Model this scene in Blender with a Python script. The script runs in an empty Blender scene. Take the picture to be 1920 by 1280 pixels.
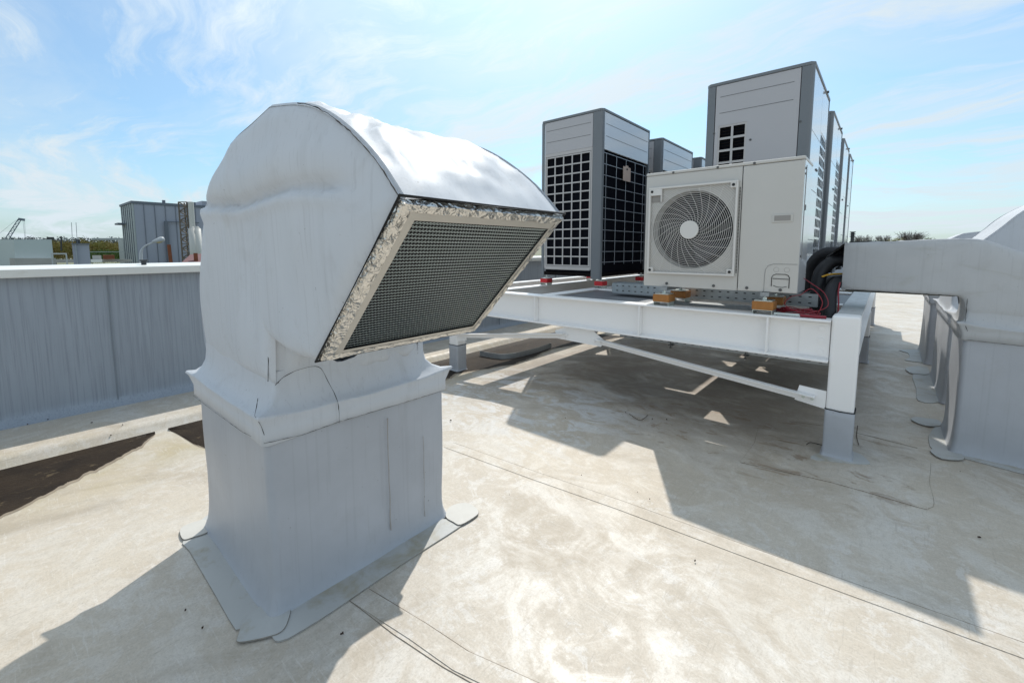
import bpy, math, random
from mathutils import Vector, noise
R = math.radians
random.seed(7)
S = bpy.context.scene
COL = S.collection

# ------------------------------------------------------------------ camera
FPX, PIT, YAW, PY, H = 813.75, R(5.615), R(40.645), 547.7, 1.5
cd = bpy.data.cameras.new('camera'); cam = bpy.data.objects.new('camera', cd); COL.objects.link(cam)
cam.location = (0, 0, H); cam.rotation_euler = (R(90) - PIT, 0, YAW)
cd.sensor_width = 36; cd.lens = FPX / 1920 * 36; cd.shift_y = -(640 - PY) / 1920
cd.clip_start = .05; cd.clip_end = 6000
S.camera = cam

def ray(u, v):
    r = (u - 960) / FPX; U = (PY - v) / FPX
    F = math.cos(PIT) + U * math.sin(PIT); z = -math.sin(PIT) + U * math.cos(PIT)
    return Vector((r * math.cos(YAW) - F * math.sin(YAW), r * math.sin(YAW) + F * math.cos(YAW), z))
def surf(u, v, ax, val):                      # point of a surveyed plane
    d = ray(u, v); t = (val - (0, 0, H)[ax]) / d[ax]
    return Vector((0, 0, H)) + d * t
def far(u, v, D):                             # point at horizontal distance D
    d = ray(u, v); return Vector((0, 0, H)) + d * (D / math.hypot(d.x, d.y))
def gz(x):                                    # height of the roof sheet, falling to the gutter
    P = [(-30, -.02), (-4.86, -.02), (-4.76, -.11), (-4.2, -.115), (-2.9, -.012), (-2.4, 0), (60, 0)]
    for (a, za), (b, zb) in zip(P, P[1:]):
        if x <= b: return za + (zb - za) * max(0, (x - a)) / (b - a)
    return 0
def gp(u, v, dz=0):
    z = 0
    for _ in range(12):
        p = surf(u, v, 2, z); z = .5 * z + .5 * (gz(p.x) + dz)
    p = surf(u, v, 2, z); p.z = gz(p.x) + dz
    return p

# ------------------------------------------------------------------ world + sun
SX, SY, SZ = -.40, .69, 1.0
sel = math.atan2(SZ, math.hypot(SX, SY)); saz = math.atan2(SX, SY)
w = bpy.data.worlds.new('World'); S.world = w; w.use_nodes = True
nt = w.node_tree; nt.nodes.clear()
def N(nt, t, **k):
    n = nt.nodes.new(t)
    for a, b in k.items(): setattr(n, a, b)
    return n
def L(nt, a, b): nt.links.new(a, b)
def ramp(nt, src, stops, interp='LINEAR'):
    r = N(nt, 'ShaderNodeValToRGB'); r.color_ramp.interpolation = interp
    e = r.color_ramp.elements
    while len(e) < len(stops): e.new(.5)
    for i, (p, c) in enumerate(stops):
        e[i].position = p; e[i].color = (c, c, c, 1) if isinstance(c, (int, float)) else (*c, 1)
    L(nt, src, r.inputs[0]); return r.outputs[0]
def mathn(nt, op, a, b=None, clamp=False):
    m = N(nt, 'ShaderNodeMath', operation=op, use_clamp=clamp)
    for i, x in enumerate((a, b)):
        if x is None: continue
        if isinstance(x, (int, float)): m.inputs[i].default_value = x
        else: L(nt, x, m.inputs[i])
    return m.outputs[0]
def mixc(nt, f, a, b, mode='MIX'):
    m = N(nt, 'ShaderNodeMix', data_type='RGBA', blend_type=mode)
    for i, x in ((0, f), (6, a), (7, b)):
        if isinstance(x, (int, float)): m.inputs[i].default_value = x
        elif isinstance(x, tuple): m.inputs[i].default_value = (*x, 1)
        else: L(nt, x, m.inputs[i])
    return m.outputs[2]
def noisen(nt, vec, scale, detail=4, rough=.55, dist=0, dim='3D'):
    n = N(nt, 'ShaderNodeTexNoise', noise_dimensions=dim); n.inputs['Scale'].default_value = scale
    n.inputs['Detail'].default_value = detail; n.inputs['Roughness'].default_value = rough
    n.inputs['Distortion'].default_value = dist; L(nt, vec, n.inputs['Vector']); return n.outputs[0]
def mapn(nt, vec, scale=(1, 1, 1), loc=(0, 0, 0), rot=(0, 0, 0)):
    m = N(nt, 'ShaderNodeMapping'); m.inputs['Scale'].default_value = scale
    m.inputs['Location'].default_value = loc; m.inputs['Rotation'].default_value = rot
    L(nt, vec, m.inputs[0]); return m.outputs[0]

SKY_STR = .120
sky = N(nt, 'ShaderNodeTexSky', sky_type='NISHITA'); sky.sun_disc = False
sky.sun_elevation = sel; sky.sun_rotation = saz
sky.air_density = 1.0; sky.dust_density = 1.6; sky.ozone_density = 2.2
tc = N(nt, 'ShaderNodeTexCoord')
sep = N(nt, 'ShaderNodeSeparateXYZ'); L(nt, tc.outputs['Generated'], sep.inputs[0])
zz = mathn(nt, 'ADD', mathn(nt, 'MAXIMUM', sep.outputs[2], 0.0), .16)
cmb = N(nt, 'ShaderNodeCombineXYZ')
L(nt, mathn(nt, 'DIVIDE', sep.outputs[0], zz), cmb.inputs[0]); L(nt, mathn(nt, 'DIVIDE', sep.outputs[1], zz), cmb.inputs[1])
pv = cmb.outputs[0]
warp = N(nt, 'ShaderNodeVectorMath', operation='ADD'); L(nt, pv, warp.inputs[0])
nz = N(nt, 'ShaderNodeTexNoise'); nz.inputs['Scale'].default_value = .9; nz.inputs['Detail'].default_value = 3; L(nt, pv, nz.inputs['Vector'])
L(nt, nz.outputs[1], warp.inputs[1])
c1 = ramp(nt, noisen(nt, mapn(nt, warp.outputs[0], (.45, 1.1, 1), (3.1, .4, 0), (0, 0, R(-35))), .9, 9, .60), [(.36, .10), (.62, 1)])
c2 = ramp(nt, noisen(nt, mapn(nt, warp.outputs[0], (1.0, 3.2, 1), (7.3, 2.2, 0), (0, 0, R(-20))), 1.2, 12, .66), [(.46, 0), (.66, 1)])
veil = mathn(nt, 'ADD', mathn(nt, 'MULTIPLY', c1, .62), mathn(nt, 'MULTIPLY', c2, .72), True)
# thicker bright veil round the sun
dt = N(nt, 'ShaderNodeVectorMath', operation='DOT_PRODUCT'); L(nt, tc.outputs['Generated'], dt.inputs[0])
dt.inputs[1].default_value = Vector((SX - .22, SY - .22, SZ + .0)).normalized()
glow = mathn(nt, 'POWER', mathn(nt, 'MAXIMUM', dt.outputs['Value'], 0), 9)
veil2 = mathn(nt, 'ADD', veil, mathn(nt, 'MULTIPLY', glow, .42), True)
hz = ramp(nt, sep.outputs[2], [(0, .24), (.18, 0)])
veil3 = mathn(nt, 'ADD', mathn(nt, 'ADD', mathn(nt, 'MULTIPLY', veil2, .86), .10), hz, True)
tint = mixc(nt, 1.0, sky.outputs[0], (.88, 1.24, 1.36), 'MULTIPLY')
gl = mathn(nt, 'ADD', mathn(nt, 'MULTIPLY', glow, 5.0), 6.9)
cc = N(nt, 'ShaderNodeVectorMath', operation='SCALE'); cc.inputs[0].default_value = (.88, 1.0, 1.08); L(nt, gl, cc.inputs['Scale'])
skyc = mixc(nt, veil3, tint, cc.outputs[0])
bg = N(nt, 'ShaderNodeBackground'); bg.inputs[1].default_value = SKY_STR; L(nt, skyc, bg.inputs[0])
wo = N(nt, 'ShaderNodeOutputWorld'); L(nt, bg.outputs[0], wo.inputs[0])

sd = bpy.data.lights.new('sun', 'SUN'); so = bpy.data.objects.new('sun', sd); COL.objects.link(so)
sd.energy = 3.6; sd.angle = R(.6); sd.color = (1, .95, .87)
so.rotation_euler = Vector((SX, SY, SZ)).to_track_quat('Z', 'Y').to_euler()
S.view_settings.view_transform = 'Standard'; S.view_settings.look = 'None'
S.view_settings.gamma = 1; S.view_settings.exposure = 0.0

# ------------------------------------------------------------------ materials
M = {}
def mat(name, c, rough=.5, metal=0, var=.0, vs=3, vdetail=5, vscale=(1, 1, 1), dark=None, bump=0, bs=60, bscale=(1, 1, 1), spec=.5, coat=0, stain=None, fn=None):
    m = bpy.data.materials.new(name); m.use_nodes = True; t = m.node_tree
    b = t.nodes['Principled BSDF']; o = N(t, 'ShaderNodeTexCoord').outputs['Object']
    b.inputs['Roughness'].default_value = rough; b.inputs['Metallic'].default_value = metal
    b.inputs['Specular IOR Level'].default_value = spec; b.inputs['Coat Weight'].default_value = coat
    col = tuple(c)
    if var:
        n = noisen(t, mapn(t, o, vscale), vs, vdetail, .6)
        d = dark or tuple(x * (1 - var) for x in c)
        col = mixc(t, ramp(t, n, [(.3, 0), (.7, 1)]), d, tuple(c))
    if stain:
        sc, ssc, th, w_, ss = stain
        n = noisen(t, mapn(t, o, ss), ssc, 8, .65, .4)
        f = ramp(t, n, [(th, 0), (th + w_, 1)]); col = mixc(t, f, col, tuple(sc))
    if fn: col = fn(t, o, col, b)
    if isinstance(col, tuple): b.inputs['Base Color'].default_value = (*col, 1)
    else: L(t, col, b.inputs['Base Color'])
    if bump:
        bn = N(t, 'ShaderNodeBump'); bn.inputs['Strength'].default_value = bump; bn.inputs['Distance'].default_value = .01
        L(t, noisen(t, mapn(t, o, bscale), bs, 5, .6), bn.inputs['Height']); L(t, bn.outputs[0], b.inputs['Normal'])
    M[name] = m; return m

def roof_fn(t, o, col, b):
    def mul(a_, k): return mathn(t, 'MULTIPLY', a_, k)
    big = noisen(t, o, .8, 6, .6, .6)
    c = mixc(t, ramp(t, big, [(.38, 0), (.62, 1)]), (.455, .395, .32), (.53, .48, .41))
    # worn pale patches with crisp ragged edges
    blot = noisen(t, mapn(t, o, (1, 1, 1), (4, 2, 0)), 2.4, 12, .74, 1.1)
    c = mixc(t, ramp(t, blot, [(.48, 0), (.56, .70), (.7, 1)]), c, (.61, .58, .53))
    blot2 = noisen(t, mapn(t, o, (1, 1, 1), (14, 12, 0)), 7, 12, .78, .6)
    c = mixc(t, mul(ramp(t, blot2, [(.54, 0), (.57, 1)]), .6), c, (.62, .60, .57))
    ring = noisen(t, mapn(t, o, (1, 1, 1), (1, 7, 0)), 9, 5, .62, 3.0)
    c = mixc(t, mul(ramp(t, ring, [(.48, 0), (.505, 1), (.53, 0)]), .30), c, (.66, .63, .58))
    c = mixc(t, mul(ramp(t, ring, [(.56, 0), (.575, 1), (.60, 0)]), .28), c, (.38, .33, .26))
    warm = noisen(t, mapn(t, o, (1, 1, 1), (21, 3, 0)), .55, 5, .55, .5)
    c = mixc(t, mul(ramp(t, warm, [(.42, 0), (.60, 1)]), .38), c, (.53, .45, .34))
    mud = noisen(t, mapn(t, o, (1, 1, 1), (9, 1, 0)), 1.1, 11, .72, .9)
    c = mixc(t, mul(ramp(t, mud, [(.53, 0), (.66, 1)]), .62), c, (.34, .285, .215))
    sx = N(t, 'ShaderNodeSeparateXYZ'); L(t, o, sx.inputs[0])
    def band(v, lo, hi, s):
        a = N(t, 'ShaderNodeMapRange'); a.inputs[1].default_value = lo - s; a.inputs[2].default_value = lo + s; L(t, v, a.inputs[0])
        d = N(t, 'ShaderNodeMapRange'); d.inputs[1].default_value = hi + s; d.inputs[2].default_value = hi - s; L(t, v, d.inputs[0])
        return mathn(t, 'MULTIPLY', a.outputs[0], d.outputs[0])
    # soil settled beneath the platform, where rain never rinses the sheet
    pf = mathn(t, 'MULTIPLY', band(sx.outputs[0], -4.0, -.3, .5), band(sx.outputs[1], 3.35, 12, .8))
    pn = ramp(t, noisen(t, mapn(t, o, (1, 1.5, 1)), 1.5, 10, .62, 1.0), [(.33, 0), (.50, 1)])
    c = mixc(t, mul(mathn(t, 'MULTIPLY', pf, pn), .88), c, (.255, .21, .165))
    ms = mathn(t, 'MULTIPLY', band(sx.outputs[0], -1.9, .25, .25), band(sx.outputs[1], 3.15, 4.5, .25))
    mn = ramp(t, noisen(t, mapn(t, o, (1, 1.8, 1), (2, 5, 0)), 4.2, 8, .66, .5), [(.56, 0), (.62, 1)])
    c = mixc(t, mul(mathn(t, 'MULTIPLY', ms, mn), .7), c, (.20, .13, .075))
    up = mathn(t, 'MULTIPLY', band(sx.outputs[0], -4.0, -1.6, .3), band(sx.outputs[1], 2.5, 4.2, .4))
    un = ramp(t, noisen(t, mapn(t, o, (1, 2.2, 1), (8, 5, 0), (0, 0, R(25))), 2.4, 9, .7, 1.2), [(.50, 0), (.56, 1)])
    c = mixc(t, mul(mathn(t, 'MULTIPLY', up, un), .6), c, (.60, .62, .64))
    gt = band(sx.outputs[0], -4.8, -3.9, .35)
    gn = ramp(t, noisen(t, o, 2.4, 8, .6, .8), [(.34, 0), (.6, 1)])
    c = mixc(t, mul(mathn(t, 'MULTIPLY', gt, gn), .6), c, (.40, .33, .18))
    sc = noisen(t, mapn(t, o, (1, 18, 1), (0, 0, 0), (0, 0, R(20))), 6, 6, .72, 1.0)
    c = mixc(t, mul(ramp(t, sc, [(.58, 0), (.63, 1)]), .38), c, (.68, .65, .60))
    sc2 = noisen(t, mapn(t, o, (14, 1, 1), (3, 0, 0), (0, 0, R(-12))), 7, 6, .72, 1.0)
    c = mixc(t, mul(ramp(t, sc2, [(.58, 0), (.64, 1)]), .35), c, (.31, .27, .22))
    sp = noisen(t, o, 60, 3, .6)
    c = mixc(t, mul(ramp(t, sp, [(.72, 0), (.76, 1)]), .6), c, (.12, .10, .08))
    grit = noisen(t, o, 110, 4, .7)
    c = mixc(t, ramp(t, grit, [(.38, .25), (.50, 0)]), c, (.26, .23, .19))
    fine = noisen(t, o, 24, 10, .8)
    c = mixc(t, ramp(t, fine, [(.30, .30), (.55, 0)]), c, (.30, .27, .22))
    L(t, ramp(t, blot, [(.4, .62), (.62, .42)]), b.inputs['Roughness'])
    return c
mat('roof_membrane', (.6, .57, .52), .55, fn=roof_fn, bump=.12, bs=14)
mat('apron_membrane', (.47, .475, .46), .5, var=.10, vs=3, stain=((.36, .33, .26), 5, .52, .16, (1, 1, 1)), bump=.06, bs=25)
mat('apron_bright', (.54, .525, .485), .5, var=.10, vs=6, bump=.05, bs=25)

def pvc_fn(t, o, col, b):
    # rain streaks run down, weave shows faintly
    st = noisen(t, mapn(t, o, (1, 1, .05)), 16, 6, .6)
    col = mixc(t, mathn(t, 'MULTIPLY', ramp(t, st, [(.54, 0), (.72, 1)]), .13), col, (.34, .35, .36))
    d = noisen(t, o, 4.5, 9, .72, .6)
    col = mixc(t, mathn(t, 'MULTIPLY', ramp(t, d, [(.54, 0), (.72, 1)]), .22), col, (.33, .32, .30))
    wv = noisen(t, mapn(t, o, (1, 1, .012)), 75, 2, .5)
    col = mixc(t, mathn(t, 'MULTIPLY', ramp(t, wv, [(.60, 0), (.66, 1)]), .11), col, (.24, .24, .25))
    sp = noisen(t, o, 70, 2, .5)
    col = mixc(t, mathn(t, 'MULTIPLY', ramp(t, sp, [(.755, 0), (.78, 1)]), .6), col, (.12, .11, .10))
    return col
mat('pvc_wrap', (.575, .60, .635), .5, var=.05, vs=2, fn=pvc_fn, bump=.10, bs=11, bscale=(1, 1, .5), spec=.12)
mat('pvc_curb', (.455, .475, .51), .45, var=.16, vs=2.2, fn=pvc_fn, bump=.06, bs=9, bscale=(1, 1, .4))
def stain_fn(t, o, col, b):
    col = pvc_fn(t, o, col, b)
    n = noisen(t, mapn(t, o, (1, 1, 3)), 2.2, 9, .7, .8)
    return mixc(t, mathn(t, 'MULTIPLY', ramp(t, n, [(.56, 0), (.74, 1)]), .35), col, (.30, .28, .20))
mat('pvc_weathered', (.50, .51, .52), .5, var=.12, vs=3, fn=stain_fn, bump=.08, bs=9)
def wall_fn(t, o, col, b):
    for s, a, k in ((34, .03, .20), (75, .02, .42), (7, .05, .08)):
        st = noisen(t, mapn(t, o, (1, 1, a), (s, 0, 0)), s, 4, .55)
        col = mixc(t, mathn(t, 'MULTIPLY', ramp(t, st, [(.50, 0), (.68, 1)]), k), col, (.16, .18, .21))
    return col
mat('parapet_membrane', (.315, .355, .405), .5, var=.08, vs=1.5, fn=wall_fn, bump=.10, bs=24, bscale=(1, 1, .05))
mat('lap_grey', (.22, .25, .28), .6)
mat('cap_metal', (.72, .73, .70), .4, var=.05, vs=3, stain=((.55, .55, .50), 7, .6, .2, (1, 1, 1)))
mat('white_paint', (.90, .885, .87), .38, var=.02, vs=2, stain=((.74, .71, .65), 3, .66, .2, (1, 1, 1)), bump=.02, bs=40)
mat('beam_top', (.55, .56, .56), .45, var=.15, vs=4, stain=((.25, .24, .22), 9, .55, .12, (1, 1, 1)))
mat('unit_panel', (.45, .44, .45), .32, var=.03, vs=2, spec=.5)
mat('unit_panel_gloss', (.66, .68, .71), .10, var=.03, vs=2, spec=.8, coat=.4)
mat('unit_grey', (.17, .185, .20), .42, var=.06, vs=3)
mat('unit_dark', (.018, .016, .016), .8, spec=0, var=.5, vs=60, vscale=(.2, .2, 2))
mat('coil_fins', (.012, .013, .018), .8, spec=0, var=.4, vs=90, vscale=(1, 3, .1))
mat('groove', (.20, .20, .20), .6)
mat('lattice', (.48, .46, .45), .4, var=.03)
mat('wire', (.46, .50, .55), .35, metal=.3)
mat('ac_beige', (.56, .54, .505), .36, var=.03, vs=2, stain=((.52, .49, .43), 3, .6, .2, (1, 1, 1)))
mat('ac_side', (.66, .67, .68), .14, var=.02, spec=.8, coat=.3)
mat('ac_grille', (.68, .655, .62), .4)
mat('ac_shroud', (.30, .28, .26), .5)
mat('black', (.010, .010, .012), .6)
mat('fan_blade', (.045, .045, .05), .45)
mat('screw', (.10, .10, .10), .5, metal=.4)
mat('galv', (.44, .48, .50), .38, metal=.75, var=.25, vs=25, bump=.02)
mat('galv_dull', (.36, .38, .39), .45, metal=.5, var=.2, vs=20)
mat('deck_steel', (.20, .205, .22), .5, metal=.3, var=.2, vs=12)
mat('zinc', (.62, .66, .62), .3, metal=.7)
mat('orange_rubber', (.42, .17, .035), .5, var=.25, vs=18)
mat('red_rubber', (.55, .012, .02), .45, var=.15, vs=14)
mat('red_cable', (.24, .010, .022), .4)
mat('pipe_foam', (.012, .013, .017), .55, var=.3, vs=9, bump=.1, bs=30)
mat('yellow_wire', (.55, .30, .02), .5)
mat('thread', (.02, .02, .02), .8)
mat('dirt', (.30, .25, .20), .9, var=.5, vs=30)
mat('leaf_litter', (.05, .03, .02), .9, var=.4, vs=40)
mat('mesh_metal', (.42, .48, .48), .4, metal=.35)
mat('frame_metal', (.52, .49, .44), .42, metal=.25, var=.1, vs=8)
mat('tag_card', (.62, .48, .40), .6, var=.1, vs=15)
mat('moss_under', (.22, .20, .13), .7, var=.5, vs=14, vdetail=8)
def foil(name):
    m = bpy.data.materials.new(name); m.use_nodes = True; t = m.node_tree; b = t.nodes['Principled BSDF']
    o = N(t, 'ShaderNodeTexCoord').outputs['Object']
    b.inputs['Base Color'].default_value = (.68, .66, .62, 1)
    b.inputs['Metallic'].default_value = 1; b.inputs['Roughness'].default_value = .28
    wv = N(t, 'ShaderNodeVectorMath', operation='ADD'); L(t, o, wv.inputs[0])
    nn = N(t, 'ShaderNodeTexNoise'); nn.inputs['Scale'].default_value = 14; nn.inputs['Detail'].default_value = 3; L(t, o, nn.inputs['Vector'])
    sc = N(t, 'ShaderNodeVectorMath', operation='SCALE'); L(t, nn.outputs[1], sc.inputs[0]); sc.inputs['Scale'].default_value = .12; L(t, sc.outputs[0], wv.inputs[1])
    v = N(t, 'ShaderNodeTexVoronoi', feature='F1'); v.inputs['Scale'].default_value = 42; L(t, mapn(t, wv.outputs[0], (1, .55, 1), (0, 0, 0), (.4, .3, .5)), v.inputs['Vector'])
    h = mathn(t, 'ADD', v.outputs[0], mathn(t, 'MULTIPLY', noisen(t, wv.outputs[0], 34, 3, .5, 1.0), .7))
    bn = N(t, 'ShaderNodeBump'); bn.inputs['Strength'].default_value = .62; bn.inputs['Distance'].default_value = .012
    L(t, h, bn.inputs['Height']); L(t, bn.outputs[0], b.inputs['Normal']); M[name] = m
foil('foil')
def wet(name):
    m = mat(name, (.014, .010, .008), .5, var=.6, vs=3.5, vdetail=10, dark=(.036, .025, .016), spec=.12, stain=((.10, .075, .045), 9, .60, .10, (1, 1, 1)), bump=.3, bs=40)
wet('wet_mud')
# far materials
mat('far_panel', (.31, .335, .40), .5, var=.08, vs=.08)
mat('far_panel_light', (.33, .37, .37), .5, var=.08, vs=.1)
mat('far_trim', (.12, .14, .17), .6)
mat('far_white', (.44, .50, .50), .6, var=.05, vs=.1)
mat('far_concrete', (.38, .38, .36), .8, var=.2, vs=.1)
mat('far_dark', (.05, .055, .06), .8)
mat('far_rust', (.22, .07, .03), .8, var=.4, vs=.5)
mat('far_redroof', (.16, .07, .07), .8, var=.2, vs=.4)
mat('far_truss', (.18, .15, .12), .8, var=.5, vs=1.5)
mat('far_ground', (.15, .17, .09), .9, var=.5, vs=.02, dark=(.22, .20, .15))
mat('far_bush', (.24, .26, .07), .9, var=.6, vs=.10, dark=(.25, .15, .07))
mat('far_green', (.09, .16, .035), .9, var=.5, vs=.3)
mat('far_bluetree', (.12, .15, .16), .9, var=.4, vs=.05)
mat('bare_twigs', (.14, .12, .11), .9, var=.4, vs=.5)
mat('lamp_grey', (.42, .44, .45), .4)
mat('lamp_glass', (.45, .38, .22), .3)
mat('crane_grey', (.13, .16, .20), .6)
mat('silo_white', (.55, .55, .52), .5, var=.2, vs=.3, vscale=(1, 1, .1))

# ------------------------------------------------------------------ mesh builder
class MB:
    def __init__(s): s.v = []; s.f = []
    def add(s, vs, fs):
        o = len(s.v); s.v += [tuple(p) for p in vs]; s.f += [tuple(i + o for i in f) for f in fs]; return s
    def box(s, x0, x1, y0, y1, z0, z1):
        return s.add([(x0, y0, z0), (x1, y0, z0), (x1, y1, z0), (x0, y1, z0), (x0, y0, z1), (x1, y0, z1), (x1, y1, z1), (x0, y1, z1)],
                     [(3, 2, 1, 0), (4, 5, 6, 7), (0, 1, 5, 4), (1, 2, 6, 5), (2, 3, 7, 6), (3, 0, 4, 7)])
    def bar(s, a, b, wd, hg, up=(0, 0, 1)):
        a, b = Vector(a), Vector(b); d = (b - a).normalized(); u = Vector(up)
        x = d.cross(u)
        if x.length < 1e-4: x = d.cross(Vector((1, 0, 0)))
        x.normalize(); u = x.cross(d)
        vs = [p + x * sx * wd / 2 + u * su * hg / 2 for p in (a, b) for sx, su in ((-1, -1), (1, -1), (1, 1), (-1, 1))]
        return s.add(vs, [(0, 1, 2, 3), (7, 6, 5, 4), (0, 4, 5, 1), (1, 5, 6, 2), (2, 6, 7, 3), (3, 7, 4, 0)])
    def prism(s, pts, axis, a, b):            # pts in the two other axes
        def P(p, t):
            return {0: (t, p[0], p[1]), 1: (p[0], t, p[1]), 2: (p[0], p[1], t)}[axis]
        n = len(pts); vs = [P(p, a) for p in pts] + [P(p, b) for p in pts]
        return s.add(vs, [tuple(range(n)), tuple(range(2 * n - 1, n - 1, -1))] + [(i, i + n, (i + 1) % n + n, (i + 1) % n) for i in range(n)])
    def tube(s, pts, r, n=8, closed=False, caps=True):
        pts = [Vector(p) for p in pts]; m = len(pts); rr = r if isinstance(r, (list, tuple)) else [r] * m
        base = len(s.v); ref = None
        for i, p in enumerate(pts):
            a = pts[(i - 1) % m] if (closed or i) else p; b = pts[(i + 1) % m] if (closed or i < m - 1) else p
            d = (b - a).normalized()
            if ref is None: ref = d.orthogonal().normalized()
            x = (ref - d * ref.dot(d)).normalized(); ref = x; y = d.cross(x)
            for k in range(n):
                t = 2 * math.pi * k / n; s.v.append(tuple(p + (x * math.cos(t) + y * math.sin(t)) * rr[i]))
        for i in range(m if closed else m - 1):
            j = (i + 1) % m
            for k in range(n):
                l = (k + 1) % n; s.f.append((base + i * n + k, base + i * n + l, base + j * n + l, base + j * n + k))
        if caps and not closed:
            s.f.append(tuple(base + k for k in range(n - 1, -1, -1))); s.f.append(tuple(base + (m - 1) * n + k for k in range(n)))
        return s
    def cyl(s, c, axis, r, h, n=16, r2=None):
        c = Vector(c); d = Vector(axis).normalized()
        return s.tube([c, c + d * h], [r, r if r2 is None else r2], n)
    def ribbon(s, pts, wd, th=.003):          # flat strip lying on the roof
        pts = [Vector(p) for p in pts]; o = len(s.v)
        for i, p in enumerate(pts):
            d = (pts[min(i + 1, len(pts) - 1)] - pts[max(i - 1, 0)]); d.z = 0; d.normalize(); x = Vector((d.y, -d.x, 0)) * wd / 2
            s.v += [tuple(p - x), tuple(p + x), tuple(p + x + Vector((0, 0, th))), tuple(p - x + Vector((0, 0, th)))]
        for i in range(len(pts) - 1):
            a, b = o + 4 * i, o + 4 * i + 4
            for k in range(4): l = (k + 1) % 4; s.f.append((a + k, a + l, b + l, b + k))
        s.f.append((o, o + 1, o + 2, o + 3)); e = o + 4 * (len(pts) - 1); s.f.append((e + 3, e + 2, e + 1, e))
        return s
    def build(s, name, m, parent=None, smooth=False, bevel=0, seg=2):
        me = bpy.data.meshes.new(name); me.from_pydata(s.v, [], s.f); me.update()
        me.materials.append(M[m] if isinstance(m, str) else m)
        o = bpy.data.objects.new(name, me); COL.objects.link(o)
        if smooth: me.polygons.foreach_set('use_smooth', [True] * len(me.polygons))
        if bevel:
            b = o.modifiers.new('bevel', 'BEVEL'); b.width = bevel; b.segments = seg; b.limit_method = 'ANGLE'; b.angle_limit = R(40)
        if parent:
            o.parent = parent
            o.matrix_parent_inverse = Matrix_T(parent)
        return o
from mathutils import Matrix
def Matrix_T(p):
    m = Matrix.Identity(4); q = p
    while q is not None: m = Matrix.Translation(q.location) @ m; q = q.parent if q.parent and q.parent.type == 'EMPTY' else None
    return m.inverted() if p.type == 'EMPTY' else Matrix.Identity(4)
def smooth_by_angle(o, deg=35):
    me = o.data; me.polygons.foreach_set('use_smooth', [True] * len(me.polygons))
    try: me.set_sharp_from_angle(angle=R(deg))
    except Exception: pass
def tag(o, label, cat, group=None, kind=None):
    if label: o['label'] = label
    if cat: o['category'] = cat
    if group: o['group'] = group
    if kind: o['kind'] = kind
    return o
def thing(name, loc, label, cat, group=None):
    o = bpy.data.objects.new(name, None); COL.objects.link(o); o.location = loc; o.empty_display_size = .1
    return tag(o, label, cat, group)
def dup(root, off, label, group=None):
    def cp(o, par):
        c = o.copy(); COL.objects.link(c)
        if par: c.parent = par; c.matrix_parent_inverse = o.matrix_parent_inverse.copy()
        for ch in [x for x in list(COL.objects) if x.parent == o]: cp(ch, c)
        return c
    c = cp(root, None); c.location = Vector(root.location) + Vector(off); c['label'] = label
    if group: c['group'] = group
    return c
def catmull(P, n=6, closed=False):
    out = []; m = len(P)
    for i in range(m if closed else m - 1):
        p0 = P[(i - 1) % m] if (closed or i) else P[i]; p1 = P[i]; p2 = P[(i + 1) % m]; p3 = P[(i + 2) % m] if (closed or i < m - 2) else P[i + 1]
        for k in range(n):
            t = k / n
            out.append(tuple(.5 * (2 * b + (c - a) * t + (2 * a - 5 * b + 4 * c - d) * t * t + (3 * b - a - 3 * c + d) * t ** 3) for a, b, c, d in zip(p0, p1, p2, p3)))
    if not closed: out.append(tuple(P[-1]))
    return out
def fbm(x, y, z, s, o=3): return noise.fractal(Vector((x * s, y * s, z * s)), .9, 2.0, o)
def resample(P, step):
    out = [P[0]]
    for a, b in zip(P, P[1:]):
        n = max(1, int(math.dist(a, b) / step))
        out += [tuple(x + (y - x) * (k + 1) / n for x, y in zip(a, b)) for k in range(n)]
    return out

# ------------------------------------------------------------------ roof sheet
def struct(o): o['kind'] = 'structure'; return o
mb = MB(); xs = [-6.2, -5.66, -5.4, -5.1, -4.9, -4.86, -4.83, -4.79, -4.76, -4.6, -4.4, -4.2, -3.9, -3.5, -3.1, -2.9, -2.65, -2.4, -2, -1, 0, 1, 3, 8, 20, 34]
ys = [-14, -6, -3] + [i * .5 for i in range(-4, 30)] + [16, 20, 24, 32]
for y in ys:
    for x in xs:
        mb.v.append((x, y, gz(x)))
nx = len(xs)
mb.f = [(j * nx + i, j * nx + i + 1, (j + 1) * nx + i + 1, (j + 1) * nx + i) for j in range(len(ys) - 1) for i in range(nx - 1)]
roof = struct(mb.build('roof', 'roof_membrane', smooth=True))
def rz(x, y): return gz(x)
def lay(p, dz): return Vector((p[0], p[1], rz(p[0], p[1]) + dz))
# lap seams of the sheets
def seam(px, off=.055, strip=True, lw=.0022, dirty=1.0):
    P = [gp(*p) for p in px]; Q = []
    for a, b in zip(P, P[1:]):
        n = max(2, int((b - a).length / .06)); Q += [a + (b - a) * k / n for k in range(n)]
    Q.append(P[-1])
    if strip:
        m = MB(); m.ribbon([lay((q.x, q.y - off), .001) for q in Q], abs(off) * 1.9, .0018); m.build('lap_strip', 'roof_membrane', roof)
    m = MB(); run = []
    for i, q in enumerate(Q):
        q = lay((q.x + .0006 * random.uniform(-1, 1), q.y + .0012 * noise.noise(Vector((i * .35, 0, 0)))), .0012); run.append(q)
    m.ribbon(run, lw, .0015); m.build('seam_edge', 'dirt', roof)
seam([(850, 830), (1010, 886), (1170, 940), (1420, 1030), (1700, 1128), (1915, 1203), (2100, 1270)], off=.05, lw=.0020)
seam([(692, 1104), (800, 1169), (880, 1222), (1020, 1285), (1140, 1352)], off=.045, lw=.0028)
seam([(650, 1122), (740, 1190), (830, 1250), (905, 1292)], strip=False, lw=.0018)
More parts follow.
